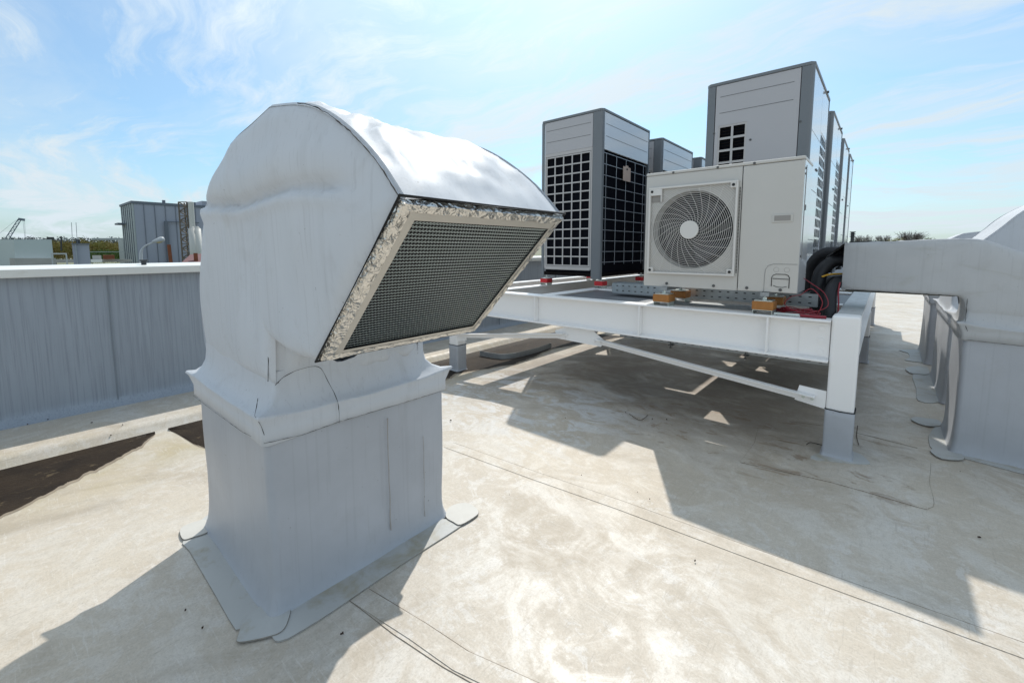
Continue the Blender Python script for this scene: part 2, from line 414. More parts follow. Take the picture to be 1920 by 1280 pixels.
seam([(1480, 150 + 640), (1560, 800), (1720, 840)], strip=False, lw=.003)
seam([(880, 905 - 60), (930, 862)], strip=False, lw=.003)

def sheet(px, name, m, parent, dz=.0035, th=.0045, n=7, wav=.0015, edge=True):
    P = [gp(*p) for p in px]; Q = catmull([(p.x, p.y) for p in P], n, True) if n > 1 else [(p.x, p.y) for p in P]
    b = MB(); k = len(Q)
    cx = sum(q[0] for q in Q) / k; cy = sum(q[1] for q in Q) / k
    top = [(q[0], q[1], rz(*q) + dz + th + wav * noise.noise(Vector((q[0] * 20, q[1] * 20, 3)))) for q in Q]
    bot = [(q[0] + (q[0] - cx) * .003, q[1] + (q[1] - cy) * .003, rz(*q) + dz - .002) for q in Q]
    b.add(top + bot + [(cx, cy, rz(cx, cy) + dz + th)], [(i, (i + 1) % k, 2 * k) for i in range(k)] + [(i + k, (i + 1) % k + k, (i + 1) % k, i) for i in range(k)])
    o = b.build(name, m, parent, smooth=False)
    if edge:
        e = MB(); e.tube([(q[0], q[1], rz(*q) + dz + .001) for q in Q], .0016, 4, closed=True); e.build('edge_line', 'dirt', o)
    return o

# wet gutter: strips of mud hugging the kerb, with a ragged outer shoreline
mat('damp_silt', (.30, .245, .18), .7, var=.4, vs=9, vdetail=9)
def puddle(px, name, m_, grow=0, dz=.004, seed=0):
    T = sorted((p.y, p.x) for p in (gp(*q) for q in px)); b = MB(); K = 7; rows = 0; y = T[0][0]; e0 = T[-1][0]
    while y <= e0:
        for (ya, xa), (yb, xb) in zip(T, T[1:]):
            if ya <= y <= yb: xo = xa + (xb - xa) * (y - ya) / (yb - ya + 1e-6); break
        else: xo = T[-1][1]
        taper = min(1, (y - T[0][0]) / .12 + (0 if T[0][0] > -.6 else 1), (e0 - y) / .12)
        n = .05 * noise.fractal(Vector((y * 5, seed, 1)), .8, 2, 5) + .02 * noise.noise(Vector((y * 30, seed, 4)))
        xo = max(-4.772, -4.77 + (xo + 4.77 + n + grow) * max(0, taper) ** .6)
        for k in range(K):
            x = -4.775 + (xo + 4.775) * k / (K - 1); b.v.append((x, y, rz(x, y) + dz * (1 if k < K - 1 else .4)))
        rows += 1; y += .012
    b.f = [(j * K + k, j * K + k + 1, (j + 1) * K + k + 1, (j + 1) * K + k) for j in range(rows - 1) for k in range(K - 1)]
    return struct(b.build(name, m_))
for i, q in enumerate(([(-160, 1040), (-60, 1000), (0, 966), (70, 935), (130, 905), (215, 862), (260, 838), (296, 818)],
                       [(322, 812), (336, 830), (372, 842), (410, 838), (450, 818), (480, 795)],
                       [(800, 722), (830, 712), (858, 700), (905, 692), (960, 683), (1000, 670), (1030, 655), (1090, 644), (1130, 638), (1180, 629)])):
    puddle(q, 'silt', 'damp_silt', .045, .003, i)
    puddle(q, 'puddle', 'wet_mud', 0, .007, i)

# ------------------------------------------------------------------ parapet
pw = thing('parapet_wall', (-5.65, 8, 0), 'long low grey membrane-clad parapet wall with white metal coping at the roof edge on the left', 'wall')
b = MB()
ny = 150; Z = [-.03, .0, .03, .06, .10, .3, .7, 1.1, 1.27]
for j in range(ny + 1):
    y = -12 + 38 * j / ny
    for z in Z:
        fl = .10 * max(0, (.06 - z) / .09) ** 2
        b.v.append((-5.66 + fl + .012 * noise.noise(Vector((0, y * 2.2, z * 1.6))) + .004 * noise.noise(Vector((3, y * 7, z * 2))), y, z))
nz_ = len(Z)
b.f = [(j * nz_ + i, (j + 1) * nz_ + i, (j + 1) * nz_ + i + 1, j * nz_ + i + 1) for j in range(ny) for i in range(nz_ - 1)]
b.build('wall_face', 'parapet_membrane', pw, smooth=True)
MB().box(-6.05, -5.69, -12, 26, -8, 1.27).build('wall_core', 'far_concrete', pw)
MB().prism([(-6.12, 1.25), (-6.10, 1.25), (-6.10, 1.335), (-5.585, 1.318), (-5.605, 1.262), (-5.60, 1.258), (-5.578, 1.262), (-5.572, 1.33), (-6.12, 1.352)], 1, -12, 26).build('coping', 'cap_metal', pw)
for j in range(24):
    y = -1.6 + j * .62
    MB().cyl((-5.579, y, 1.29), (1, 0, 0), .011, .004, 10).build('coping_screw', 'cap_metal', pw)
for y in (-1.15, .62, 2.4, 4.3, 6.2, 8.1, 10.0, 12.5):
    q_ = MB().box(-5.655, -5.642, y, y + .006, .03, 1.25).build('lap_joint', 'lap_grey', pw)
    MB().box(-6.11, -5.5695, y + .9, y + .905, 1.268, 1.3535).build('coping_joint', 'groove', pw)
# far parapet
pf = thing('parapet_wall', (10, 26, 0), 'distant end parapet wall closing the far side of the flat roof', 'wall')
MB().box(-6.05, 34, 26, 26.35, -8, 1.2).build('wall_face', 'parapet_membrane', pf)
MB().box(-6.1, 34, 25.95, 26.4, 1.203, 1.26).build('coping', 'cap_metal', pf)

# ------------------------------------------------------------------ goose-neck hoods
def hood_shell(root, prof, under, y0, y1, centre, mname, bulge=.02, top_wr=.006, crease=None, sidefn=None, near=True, step=.03, nY=26):
    """prof: open outline (x,z) from lip top over the crown to the neck foot; under: outline from foot back to lip bottom."""
    loop = resample(prof, step); und = resample(under, step)
    per = loop + und[1:]                       # open at the lip
    # skin
    b = MB(); n = len(per)
    cxz = Vector(centre)
    for j in range(nY + 1):
        t = j / nY; y = y0 + (y1 - y0) * t
        for i, (x, z) in enumerate(per):
            a = per[max(0, i - 1)]; c = per[min(n - 1, i + 1)]
            tx, tz = c[0] - a[0], c[1] - a[1]; l = math.hypot(tx, tz) or 1
            nx_, nz2 = tz / l, -tx / l
            if (x - cxz.x) * nx_ + (z - cxz.y) * nz2 < 0: nx_, nz2 = -nx_, -nz2
            e = min(1, min(t, 1 - t) * 9)
            lipf = min(1, i / 5)
            wr = fbm(x * 1.4, y * 2.2, z * 1.4, 5, 4); al = x - z
            nearw = math.exp(-((t - .12) / .10) ** 2)
            d = (top_wr * 1.2 * wr + top_wr * 1.9 * nearw * (noise.noise(Vector((al * 13 + y * 7, y * 9, 3))) + .6 * noise.noise(Vector((al * 27, y * 16, 6)))) + top_wr * 1.2 * noise.noise(Vector((al * 3, y * 4, 8)))) * e * lipf - .010 * (1 - e) ** 2
            b.v.append((x + nx_ * d, y, z + nz2 * d))
    b.f = [(j * n + i, (j + 1) * n + i, (j + 1) * n + i + 1, j * n + i + 1) for j in range(nY) for i in range(n - 1)]
    o = b.build('crown_wrap', mname, root, smooth=True)
    # side cheeks
    lip = resample([per[-1], per[0]], step)
    full = per + lip[1:-1]; m = len(full); K = 34
    for side, yy in ((-1, y0), (1, y1)):
        b = MB()
        for k in range(K + 1):
            r = 1 - k / K
            for (x, z) in full:
                px = cxz.x + (x - cxz.x) * r; pz = cxz.y + (z - cxz.y) * r
                edge = 1 - r ** 10 if r < 1 else 0
                d = bulge * (1 - r ** 6)
                if sidefn and side < 0: d += sidefn(px, pz) * min(1, (1 - r) * 12)
                else: d += .006 * fbm(px, 0, pz, 3) * min(1, (1 - r) * 12)
                b.v.append((px, yy + side * d + (-side) * .010 * r ** 30, pz))
        b.f = [(k * m + i, k * m + (i + 1) % m, (k + 1) * m + (i + 1) % m, (k + 1) * m + i) if side > 0 else
               (k * m + i, (k + 1) * m + i, (k + 1) * m + (i + 1) % m, k * m + (i + 1) % m) for k in range(K) for i in range(m)]
        b.build('cheek', mname, root, smooth=True)
    return per

def rrect(x0, x1, y0, y1, r, n=6, side=14):
    P = []
    cs = [(x1 - r, y0 + r, -90), (x1 - r, y1 - r, 0), (x0 + r, y1 - r, 90), (x0 + r, y0 + r, 180)]
    for q, (cx, cy, a0) in enumerate(cs):
        arc = [(cx + r * math.cos(R(a0 + 90 * k / n)), cy + r * math.sin(R(a0 + 90 * k / n))) for k in range(n + 1)]
        P += arc
        nx2 = cs[(q + 1) % 4]; b_ = (nx2[0] + r * math.cos(R(nx2[2])), nx2[1] + r * math.sin(R(nx2[2])))
        a_ = arc[-1]
        P += [(a_[0] + (b_[0] - a_[0]) * k / side, a_[1] + (b_[1] - a_[1]) * k / side) for k in range(1, side)]
    return P
def rings(rows, fn=None, cap=False):
    b = MB(); n = None
    for k, (P, z) in enumerate(rows):
        n = len(P)
        for i, (x, y) in enumerate(P):
            v = (x, y, z)
            if fn: v = fn(k, i, x, y, z)
            b.v.append(v)
    b.f = [(k * n + i, k * n + (i + 1) % n, (k + 1) * n + (i + 1) % n, (k + 1) * n + i) for k in range(len(rows) - 1) for i in range(n)]
    return b

def curb(root, x0, x1, y0, y1, ztop, mname='pvc_curb', seed=0, fl=.32):
    rows = []
    for z, e in [(ztop, 0), (ztop * .9, 0), (ztop * .8, .001), (ztop * .7, .002), (ztop * .6, .002), (ztop * .5, .001), (ztop * .4, .0), (ztop * .3, .001), (.16, .004), (.10, .012), (.06, .026), (.035, .045), (.018, .062), (.010, .078), (.006, .085)]:
        e *= fl
        rows.append((rrect(x0 - e, x1 + e, y0 - e, y1 + e, .030 + e * .6), z))
    wf = 1 if fl > .3 else .5
    def f(k, i, x, y, z):
        d = wf * .014 * noise.noise(Vector((x * 2.3 + seed, y * 2.3, z * 2.0))) + .004 * noise.noise(Vector((x * 8, y * 8, z * 3))) + .004 * max(0, 1 - z / .25) * noise.noise(Vector((x * 16, y * 16, z * 4)))
        cx, cy = (x0 + x1) / 2, (y0 + y1) / 2
        if z < .05: d *= .8
        return (x + d * (1 if x > cx else -1), y + d * (1 if y > cy else -1), z + (rz(x, y) if z < .2 else 0))
    return rings(rows, f).build('curb_wrap', mname, root, smooth=True)

def skirt(root, nb, cb, zt, mname='pvc_wrap', tip=.045, seed=0, ztop=None):
    """nb neck rect, cb curb rect, zt ledge height"""
    rows = []
    def lerp(t): return [a + (b2 - a) * t for a, b2 in zip(nb, cb)]
    for t, dz, ex, r in [(0, .16, 0, .02), (.02, .11, 0, .02), (.12, .068, 0, .02), (.42, .034, 0, .015), (.78, .010, .002, .012), (1, 0, .006, .010), (1, -.007, .011, .009), (1, -.016, .008, .010), (1, -.06, .006, .014), (1, -.112, .008, .02), (1, -.116, .001, .02)]:
        q = lerp(t); rows.append((rrect(q[0] - ex, q[1] + ex, q[2] - ex, q[3] + ex, r), zt + dz))
    cx, cy = (cb[0] + cb[1]) / 2, (cb[2] + cb[3]) / 2; hx, hy = (cb[1] - cb[0]) / 2, (cb[3] - cb[2]) / 2
    def f(k, i, x, y, z):
        u, v = abs(x - cx) / hx, abs(y - cy) / hy
        c = max(0, min(u, v) - .80) / .20; c = min(1, c) ** 1.5         # corner-ness
        mid = 1 - min(1, min(u, v) + .12) ** 3
        g = {4: .4, 5: 1, 6: 1, 7: .6}.get(k, 0)
        g2 = {2: .3, 3: .8, 4: 1, 5: .8, 6: .7, 7: .5}.get(k, 0)
        wv = .012 * noise.noise(Vector((x * 5 + seed, y * 5, 0))) + .004 * noise.noise(Vector((x * 17 + seed, y * 17, k * .3)))
        sx_, sy_ = (1 if x > cx else -1), (1 if y > cy else -1)
        return (x + sx_ * (tip * c * g), y + sy_ * (tip * c * g), z + g * .016 * c - g2 * (.020 * mid + wv) + (.010 * noise.noise(Vector((x * 4, y * 4, 5))) if k >= 9 else 0))
    return rings(rows, f).build('flange_wrap', mname, root, smooth=True)

def thread(root, pts, r=.0022, jit=.003, gap=.0, name='seam'):
    Q = resample([tuple(p) for p in pts], .012); b = MB()
    Q = [tuple(c + .5 * jit * noise.noise(Vector((i * .5, a * 9, 2))) for a, c in enumerate(q)) for i, q in enumerate(Q)]
    rr = [r * .58 * (.5 + .9 * abs(noise.noise(Vector((i * .23, 7, 1)))) * 1.6) for i in range(len(Q))]
    b.tube(Q, rr, 5); return b.build(name, 'thread', root)

# ---- main hood
HX = thing('ventilation_hood', (-2.27, 1.05, 0), 'large grey membrane-wrapped gooseneck vent with mesh-covered mouth framed in foil tape, in the foreground', 'ventilation hood')
LT = (-.935, 1.632); LB = (-1.43, 1.128)
prof = catmull([LT, (-1.054, 1.752), (-1.214, 1.866), (-1.37, 1.945), (-1.52, 1.988), (-1.73, 2.024)], 5)
prof = prof + catmull([(-1.73, 2.024), (-1.91, 1.998), (-2.06, 1.980), (-2.165, 1.958)], 4)[1:] + catmull([(-2.165, 1.958), (-2.30, 1.885), (-2.42, 1.80), (-2.545, 1.741)], 4)[1:] + catmull([(-2.545, 1.741), (-2.665, 1.56), (-2.75, 1.353), (-2.78, 1.15), (-2.755, 1.0)], 5)[1:]
under = [(-2.755, 1.0), (-2.735, .96), (-1.835, .96), (-1.825, 1.05), (-1.815, 1.155)] + catmull([(-1.815, 1.155), (-1.74, 1.135), (-1.60, 1.118), (LB[0], LB[1])], 4)[1:]
def sidef(x, z):
    d = 0
    # long sagging crease across the cheek, cloth hanging in folds below it
    zc = 1.690 + .012 * math.sin(x * 7) + .008 * noise.noise(Vector((x * 9, 0, 2)))
    s = z - zc
    m = 1 / (1 + math.exp(-(-1.22 - x) * 22)) * (.75 + .35 * noise.noise(Vector((x * 3, 5, 1))))
    d += m * (.034 * math.exp(-((s - .09) / .09) ** 2) if s > 0 else .034 * math.exp(-1) )
    d -= m * .036 * math.exp(-(s / (.020 if s > 0 else .012)) ** 2)
    if s < 0:
        q = x * 20 + 1.6 * noise.noise(Vector((x * 3, z * 1.2, 0)))
        fold = (math.sin(q) * .5 + .5) ** 2 + .5 * (math.sin(q * 2.3 + 1) * .5 + .5) ** 3
        amp = .028 if x < -1.85 else .012
        d += m * (amp * fold * math.exp(s / .22) - .0095 * (1 - math.exp(s / .03)) + .012 * math.exp(-((s + .03) / .02) ** 2))
    d += .022 * noise.noise(Vector((x * 1.8, 4, z * 1.8))) + .007 * noise.noise(Vector((x * 5, 4, z * 3.2)))
    d += .010 * math.exp(-((x + 2.06 + .2 * (z - 1.8)) / .04) ** 2) * math.exp(-((z - 1.86) / .10) ** 2)
    return d
Y0, Y1 = .665, 1.385
per = hood_shell(HX, prof, under, Y0, Y1, (-1.97, 1.40), 'pvc_wrap', bulge=.022, top_wr=.014, sidefn=sidef, nY=34, step=.024)
skirt(HX, (-2.745, -1.835, .665, 1.42), (-2.735, -1.795, .605, 1.525), .85, tip=.022)
curb(HX, -2.725, -1.805, .615, 1.515, .80)
# stitched seams
sm = [(x, Y0 - .006, z - .006) for x, z in prof if x > -1.50]
thread(HX, sm, .0032, .006)
thread(HX, [(-1.838, .655, 1.15), (-1.838, .652, 1.05), (-1.842, .648, .975)], .003)
thread(HX, catmull([(-1.832, .67, .955), (-1.822, .70, .985), (-1.815, .76, 1.005), (-1.813, .84, 1.0), (-1.805, .875, .93), (-1.772, .895, .85), (-1.768, .90, .80), (-1.77, .90, .745)], 5), .0022)
thread(HX, [(-1.90, .628, .90), (-1.83, .600, .90), (-1.785, .575, .87), (-1.77, .59, .83), (-1.772, .60, .79)], .0022)
thread(HX, [(-1.783, .60, .752), (-1.783, .75, .738), (-1.782, .90, .745), (-1.780, 1.2, .740), (-1.780, 1.5, .737)], .0016, .002)
thread(HX, [(-1.783, .605, .750), (-2.0, .592, .742), (-2.4, .590, .738), (-2.73, .592, .736)], .0012, .002)
# mouth: local frame (s along slope, Y)
A = Vector((LT[0], 0, LT[1])); D = Vector((LB[0], 0, LB[1])); sl = (D - A); SL = sl.length; sl.normalize()
nm = Vector((-sl.z, 0, sl.x));
if nm.x < 0: nm = -nm
def mp(s, y, n=0):
    p = A + sl * s + nm * n; return (p.x, y, p.z)
def ringframe(o_, i_, name, mname, n0, crumple=0, seg=40, prox=0):
    """frame between rectangles o_ and i_ = (s0,s1,y0,y1)"""
    b = MB()
    def rectpts(q, k):
        P = []
        c = [(q[0], q[2]), (q[0], q[3]), (q[1], q[3]), (q[1], q[2])]
        for a in range(4):
            p, r_ = c[a], c[(a + 1) % 4]
            P += [(p[0] + (r_[0] - p[0]) * t / k, p[1] + (r_[1] - p[1]) * t / k) for t in range(k)]
        return P
    O, I = rectpts(o_, seg), rectpts(i_, seg); n = len(O); rows = 7
    for k in range(rows):
        t = k / (rows - 1)
        for i in range(n):
            s = O[i][0] + (I[i][0] - O[i][0]) * t; y = O[i][1] + (I[i][1] - O[i][1]) * t
            c = crumple * (noise.noise(Vector((s * 38, y * 38, 1))) + .6 * noise.noise(Vector((s * 90, y * 90, 4))))
            if k == 0: c -= prox; s += crumple * .8 * noise.noise(Vector((s * 25, y * 25, 9))); y += crumple * .8 * noise.noise(Vector((s * 25, y * 25, 12)))
            b.v.append(mp(s, y, n0 + c))
    b.f = [(k * n + i, k * n + (i + 1) % n, (k + 1) * n + (i + 1) % n, (k + 1) * n + i) for k in range(rows - 1) for i in range(n)]
    return b.build(name, mname, HX, smooth=False)
ringframe((.006, SL - .006, Y0 - .004, Y1 + .004), (.038, SL - .034, Y0 + .038, Y1 - .024), 'foil_tape', 'foil', .012, .0034, 60, .016)
fr = ringframe((.032, SL - .028, Y0 + .032, Y1 - .018), (.066, SL - .052, Y0 + .064, Y1 - .038), 'grille_frame', 'frame_metal', .0105, .0006, 20)
# black tube stands in for the shaded gap round the mouth
MB().tube([mp(-.004, Y0 - .010, .0), mp(SL + .004, Y0 - .010, .0), mp(SL + .004, Y1 + .008, .0), mp(-.004, Y1 + .008, .0)], .0048, 6, closed=True).build('gap_shade', 'thread', HX, smooth=True)
# expanded metal
g0, g1, h0, h1 = .060, SL - .047, Y0 + .058, Y1 - .033
b = MB(); NR, NC = 42, 52
ps = (g1 - g0) / NR; pc = (h1 - h0) / NC
for j in range(NR):
    sA = g0 + ps * j; ph = (j % 2) * .5
    pts = []
    for i in range(NC * 2 + 1):
        yy = h0 + pc * i / 2
        up = (i + (j % 2)) % 2
        pts.append((sA + ps * (.0 if up else 1.0), yy, .004 if up else -.002))
    for a, c in zip(pts, pts[1:]):
        ds, dy = c[0] - a[0], c[1] - a[1]; l = math.hypot(ds, dy); t = .0014; ps_, py_ = dy / l * t, -ds / l * t
        b.add([mp(a[0] - ps_, a[1] - py_, a[2]), mp(a[0] + ps_, a[1] + py_, a[2] + .001), mp(c[0] + ps_, c[1] + py_, c[2] + .001), mp(c[0] - ps_, c[1] - py_, c[2])], [(0, 1, 2, 3)])
b.build('mesh_screen', 'mesh_metal', HX)
TB = [mp(a_, y_, n_) for n_ in (-.004, -.10) for a_, y_ in ((.03, Y0 + .03), (SL - .03, Y0 + .03), (SL - .03, Y1 - .02), (.03, Y1 - .02))]
MB().add(TB, [(4, 5, 6, 7), (0, 1, 5, 4), (1, 2, 6, 5), (2, 3, 7, 6), (3, 0, 4, 7)]).build('throat_shade', 'black', HX)  # black box paints in the shade inside the hood
# flashing on the roof
sheet([(345, 1012), (356, 1035), (400, 1110), (438, 1176), (450, 1181), (500, 1184), (516, 1203), (535, 1200), (552, 1192), (620, 1150), (700, 1095), (780, 1042), (858, 992), (862, 985), (850, 976), (700, 960), (520, 900), (400, 960)], 'apron', 'apron_membrane', HX, n=3)
sheet([(342, 992), (338, 1003), (345, 1015), (365, 1010), (388, 1002), (392, 994), (386, 978), (360, 984)], 'corner_patch', 'apron_bright', HX, dz=.010, n=4)
sheet([(836, 972), (850, 982), (864, 987), (893, 970), (896, 960), (880, 948), (862, 947), (842, 955)], 'corner_patch', 'apron_bright', HX, dz=.010, n=4)
sheet([(519, 1132), (535, 1136), (545, 1143), (540, 1168), (529, 1187), (506, 1197), (450, 1208), (447, 1196), (462, 1162), (490, 1140)], 'corner_patch', 'apron_membrane', HX, dz=.010, n=4)
# rust trickle on the curb face
b = MB()
for yy, z0_, z1_, r_ in ((1.16, .10, .68, .0035), (1.37, .07, .52, .002)):
    P = [(-1.7935 + .012 * noise.noise(Vector((-1.805 * 2.3, yy * 2.3, z * 2.0))) , yy + .006 * noise.noise(Vector((z * 9, yy, 0))), z) for z in [z0_ + (z1_ - z0_) * k / 24 for k in range(25)]]
    b.tube(P, [r_ * (.4 + abs(noise.noise(Vector((k * .4, yy, 0))))) for k in range(25)], 4)
mat('rust_run', (.36, .33, .30), .8)
b.build('rust_trickle', 'rust_run', HX)

# ---- the three pipe penetrations on the right
def simple_hood(name, lab, prof, under, y0, y1, centre, cb, zt, mname, curbm, bulge=.012, mouth=True):
    r = thing(name, ((cb[0] + cb[1]) / 2, (cb[2] + cb[3]) / 2, 0), lab, 'pipe hood', 'wrapped pipe hoods along the right side of the platform')
    per = hood_shell(r, prof, under, y0, y1, centre, mname, bulge=bulge, top_wr=.004, nY=14, step=.04)
    skirt(r, (cb[0] + .01, cb[1] - .01, y0, y1), cb, zt, mname, tip=.03, seed=cb[2])
    curb(r, cb[0] + .008, cb[1] - .008, cb[2] + .008, cb[3] - .008, zt - .05, curbm, seed=cb[2], fl=.22)
    return r
p1 = [(-.262, 1.553), (.0, 1.562), (.25, 1.574), (.40, 1.578)] + catmull([(.40, 1.578), (.53, 1.562), (.72, 1.47), (.95, 1.37), (1.20, 1.28), (1.38, 1.20), (1.42, 1.10)], 4)[1:]
u1 = [(1.42, 1.10), (1.40, 1.03), (.475, 1.03), (.46, 1.08)] + catmull([(.46, 1.08), (.45, 1.13), (.42, 1.158), (.36, 1.165)], 3)[1:] + [(0, 1.168), (-.262, 1.172)]
R1 = simple_hood('pipe_hood', 'weathered grey membrane-wrapped elbow hood at right whose flat snout swallows black pipes', p1, u1, 4.48, 4.92, (.62, 1.25), (.455, 1.43, 4.45, 5.12), .965, 'pvc_weathered', 'pvc_curb')
MB().box(-.20, -.19, 4.50, 4.90, 1.18, 1.54).build('mouth_shade', 'black', R1)  # black plate stands in for the darkness inside the snout
MB().add([(-.262, 4.50, 1.553), (-.262, 4.90, 1.553), (-.44, 4.92, 1.40), (-.36, 4.60, 1.47)], [(0, 1, 2, 3)]).add([(-.262, 4.50, 1.545), (-.262, 4.90, 1.545), (-.44, 4.92, 1.392), (-.36, 4.60, 1.462)], [(3, 2, 1, 0)]).build('loose_flap', 'pvc_weathered', R1)
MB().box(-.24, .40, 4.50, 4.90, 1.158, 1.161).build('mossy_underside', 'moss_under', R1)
thread(R1, [(.462, 4.462, 1.15), (.462, 4.452, 1.06), (.46, 4.432, .97), (.475, 4.426, .92)], .003, .008)
thread(R1, [(-.2, 4.474, 1.176), (.1, 4.47, 1.17), (.25, 4.466, 1.168), (.43, 4.468, 1.165)], .0022, .008)
thread(R1, [(.475, 4.428, .860), (.8, 4.424, .85), (1.2, 4.424, .85)], .002, .002)
p2 = catmull([(.44, 1.34), (.55, 1.455), (.678, 1.587), (.785, 1.705), (.905, 1.845), (1.10, 1.98), (1.32, 2.05), (1.6, 2.0), (1.85, 1.82), (1.98, 1.55), (1.98, 1.15)], 4)
u2 = [(1.98, 1.15), (1.96, 1.02), (.98, 1.02), (.96, 1.15), (.80, 1.12)]
R2 = simple_hood('pipe_hood', 'taller curved grey hood, sunlit along its crown, rising behind the elbow hood at right', p2, u2, 5.95, 7.05, (1.30, 1.45), (.50, 2.0, 5.85, 7.20), .90, 'pvc_wrap', 'pvc_curb')
p3 = catmull([(.42, 1.40), (.50, 1.53), (.60, 1.62), (.70, 1.686), (.78, 1.712), (1.1, 1.74), (1.4, 1.70), (1.7, 1.55), (1.8, 1.15)], 4)
u3 = [(1.8, 1.15), (1.78, 1.02), (.78, 1.02), (.76, 1.15), (.60, 1.12)]
R3 = simple_hood('pipe_hood', 'farthest grey hood, only a wedge of its crown showing beyond the curved one', p3, u3, 7.95, 8.8, (1.15, 1.40), (.47, 1.8, 7.75, 8.95), .92, 'pvc_wrap', 'pvc_curb')
# flashings beside them
for r_, polys in ((R1, [[(1745, 812), (1741, 822), (1750, 845), (1800, 858), (1920, 890), (1960, 900), (1990, 860), (1800, 800), (1762, 795)],
                        [(1708, 788), (1722, 796), (1742, 801), (1763, 800), (1760, 790), (1735, 786), (1715, 784)],
                        [(1744, 848), (1765, 862), (1806, 864), (1800, 852), (1780, 848), (1755, 843)]]),
                  (R2, [[(1712, 702), (1718, 730), (1722, 752), (1762, 754), (1775, 730), (1745, 700)],
                        [(1698, 692), (1705, 700), (1716, 702), (1741, 703), (1738, 690), (1715, 688)]]),
                  (R3, [[(1686, 657), (1702, 662), (1705, 672), (1698, 676), (1745, 680), (1740, 660), (1722, 656)]])):
    for i, q in enumerate(polys): sheet(q, 'apron' if i == 0 else 'corner_patch', 'apron_membrane', r_, dz=.003 + .006 * (i > 0), n=3)
# ------------------------------------------------------------------ steel platform
PL = thing('steel_platform', (-2.2, 7.5, 0), 'white-painted steel beam platform on square posts carrying the air-conditioning units', 'platform')
ZT, ZB, TF = 1.0, .695, .016
def ibeam(ax, c, a, b_, w_=.15, tw=.009, zt=ZT, zb=ZB, name='beam', m='white_paint', top=None):
    mb = MB()
    sec = [(c - w_ / 2, zb, c + w_ / 2, zb + TF), (c - tw / 2, zb + TF, c + tw / 2, zt - TF), (c - w_ / 2, zt - TF, c + w_ / 2, zt)]
    pts = [(c - w_ / 2, zb), (c + w_ / 2, zb), (c + w_ / 2, zb + TF), (c + tw / 2, zb + TF), (c + tw / 2, zt - TF), (c + w_ / 2, zt - TF), (c + w_ / 2, zt), (c - w_ / 2, zt), (c - w_ / 2, zt - TF), (c - tw / 2, zt - TF), (c - tw / 2, zb + TF), (c - w_ / 2, zb + TF)]
    if ax == 'x': mb.prism(pts, 0, a, b_)
    else: mb.prism(pts, 1, a, b_)
    return mb.build(name, m, PL, bevel=.003, seg=1)
fb = ibeam('x', 3.83, -4.20, -.266)
for X in (-.655, -1.69, -2.90):
    o = MB().box(X - .006, X + .006, 3.757, 3.824, ZB + TF + .001, ZT - TF - .001).build('stiffener', 'white_paint', fb)
MB().box(-.45, -.268, 3.818, 3.8245, ZB + .03, ZT - .03).build('end_plate', 'white_paint', fb)
for z in (.93, .845, .76):
    MB().cyl((-.318, 3.819, z), (0, -1, 0), .018, .011, 12).build('bolt', 'white_paint', fb)
for Yc, a, e in ((4.97, -4.2, -.27), (6.40, -4.2, -.27), (7.0, -4.2, -.27), (8.22, -4.2, -.27), (8.85, -4.2, -.27), (10.0, -4.2, -.27), (11.24, -4.2, -.27)):
    ibeam('x', Yc, a if Yc > 11 else -2.76, e, zt=ZT - .002, zb=ZB + .002)
for Xc in (-.18,):
    ibeam('y', Xc, 3.96, 11.3, w_=.15, zt=ZT + .012, m='white_paint')
for Xc in (-1.62, -2.83, -3.66, -4.28):
    ibeam('y', Xc, 3.915 if Xc > -4.2 else 3.75, 11.3, w_=.15, zt=ZT + .002, zb=ZB + .006)
MB().box(-.254, -.106, 3.962, 11.29, ZT + .0125, ZT + .016).build('beam_top', 'beam_top', PL)
for (px_, py_) in ((-.181, 3.83), (-.18, 7.4), (-.18, 11.24), (-4.29, 3.83), (-4.29, 7.4), (-4.29, 11.24)):
    g = rz(px_, py_)
    zt_ = 1.035 if (px_ > -1 and py_ < 4) else .69
    if py_ < 4: py_ += .046
    p = MB().box(px_ - .081, px_ + .081, py_ - .081, py_ + .081, .345 + g, zt_).build('post', 'white_paint', PL, bevel=.016, seg=3)
    rows = [(rrect(px_ - .085 - e, px_ + .085 + e, py_ - .085 - e, py_ + .085 + e, .018 + e * .3, 4, 4), z + g) for z, e in ((.352, 0), (.35, .002), (.30, .001), (.18, .0), (.07, .001), (.035, .002), (.012, .006), (.006, .014))]
    s_ = rings(rows, lambda k, i, x, y, z: (x + .003 * noise.noise(Vector((x * 9, y * 9, z * 8))), y + .003 * noise.noise(Vector((x * 9, z * 9, 3))), z)).build('membrane_sleeve', 'pvc_curb', p, smooth=True)
    MB().tube([(q[0], q[1], .352 + g + .004 * noise.noise(Vector((q[0] * 30, q[1] * 30, 0)))) for q in rrect(px_ - .086, px_ + .086, py_ - .086, py_ + .086, .018, 4, 4)], .004, 5, closed=True).build('sleeve_edge', 'thread', p)
MB().box(-2.748, -1.702, 3.91, 4.89, .975, .979).build('deck_shade_plate', 'deck_steel', PL)
MB().box(-1.54, -.262, 5.05, 6.32, .975, .979).build('deck_shade_plate', 'deck_steel', PL)  # unseen plate added to block sun patches on the roof below
MB().box(-1.54, -.262, 7.08, 11.15, 1.004, 1.008).build('deck_shade_plate', 'deck_steel', PL)  # unseen plate added under the rear units to keep the roof beneath shaded
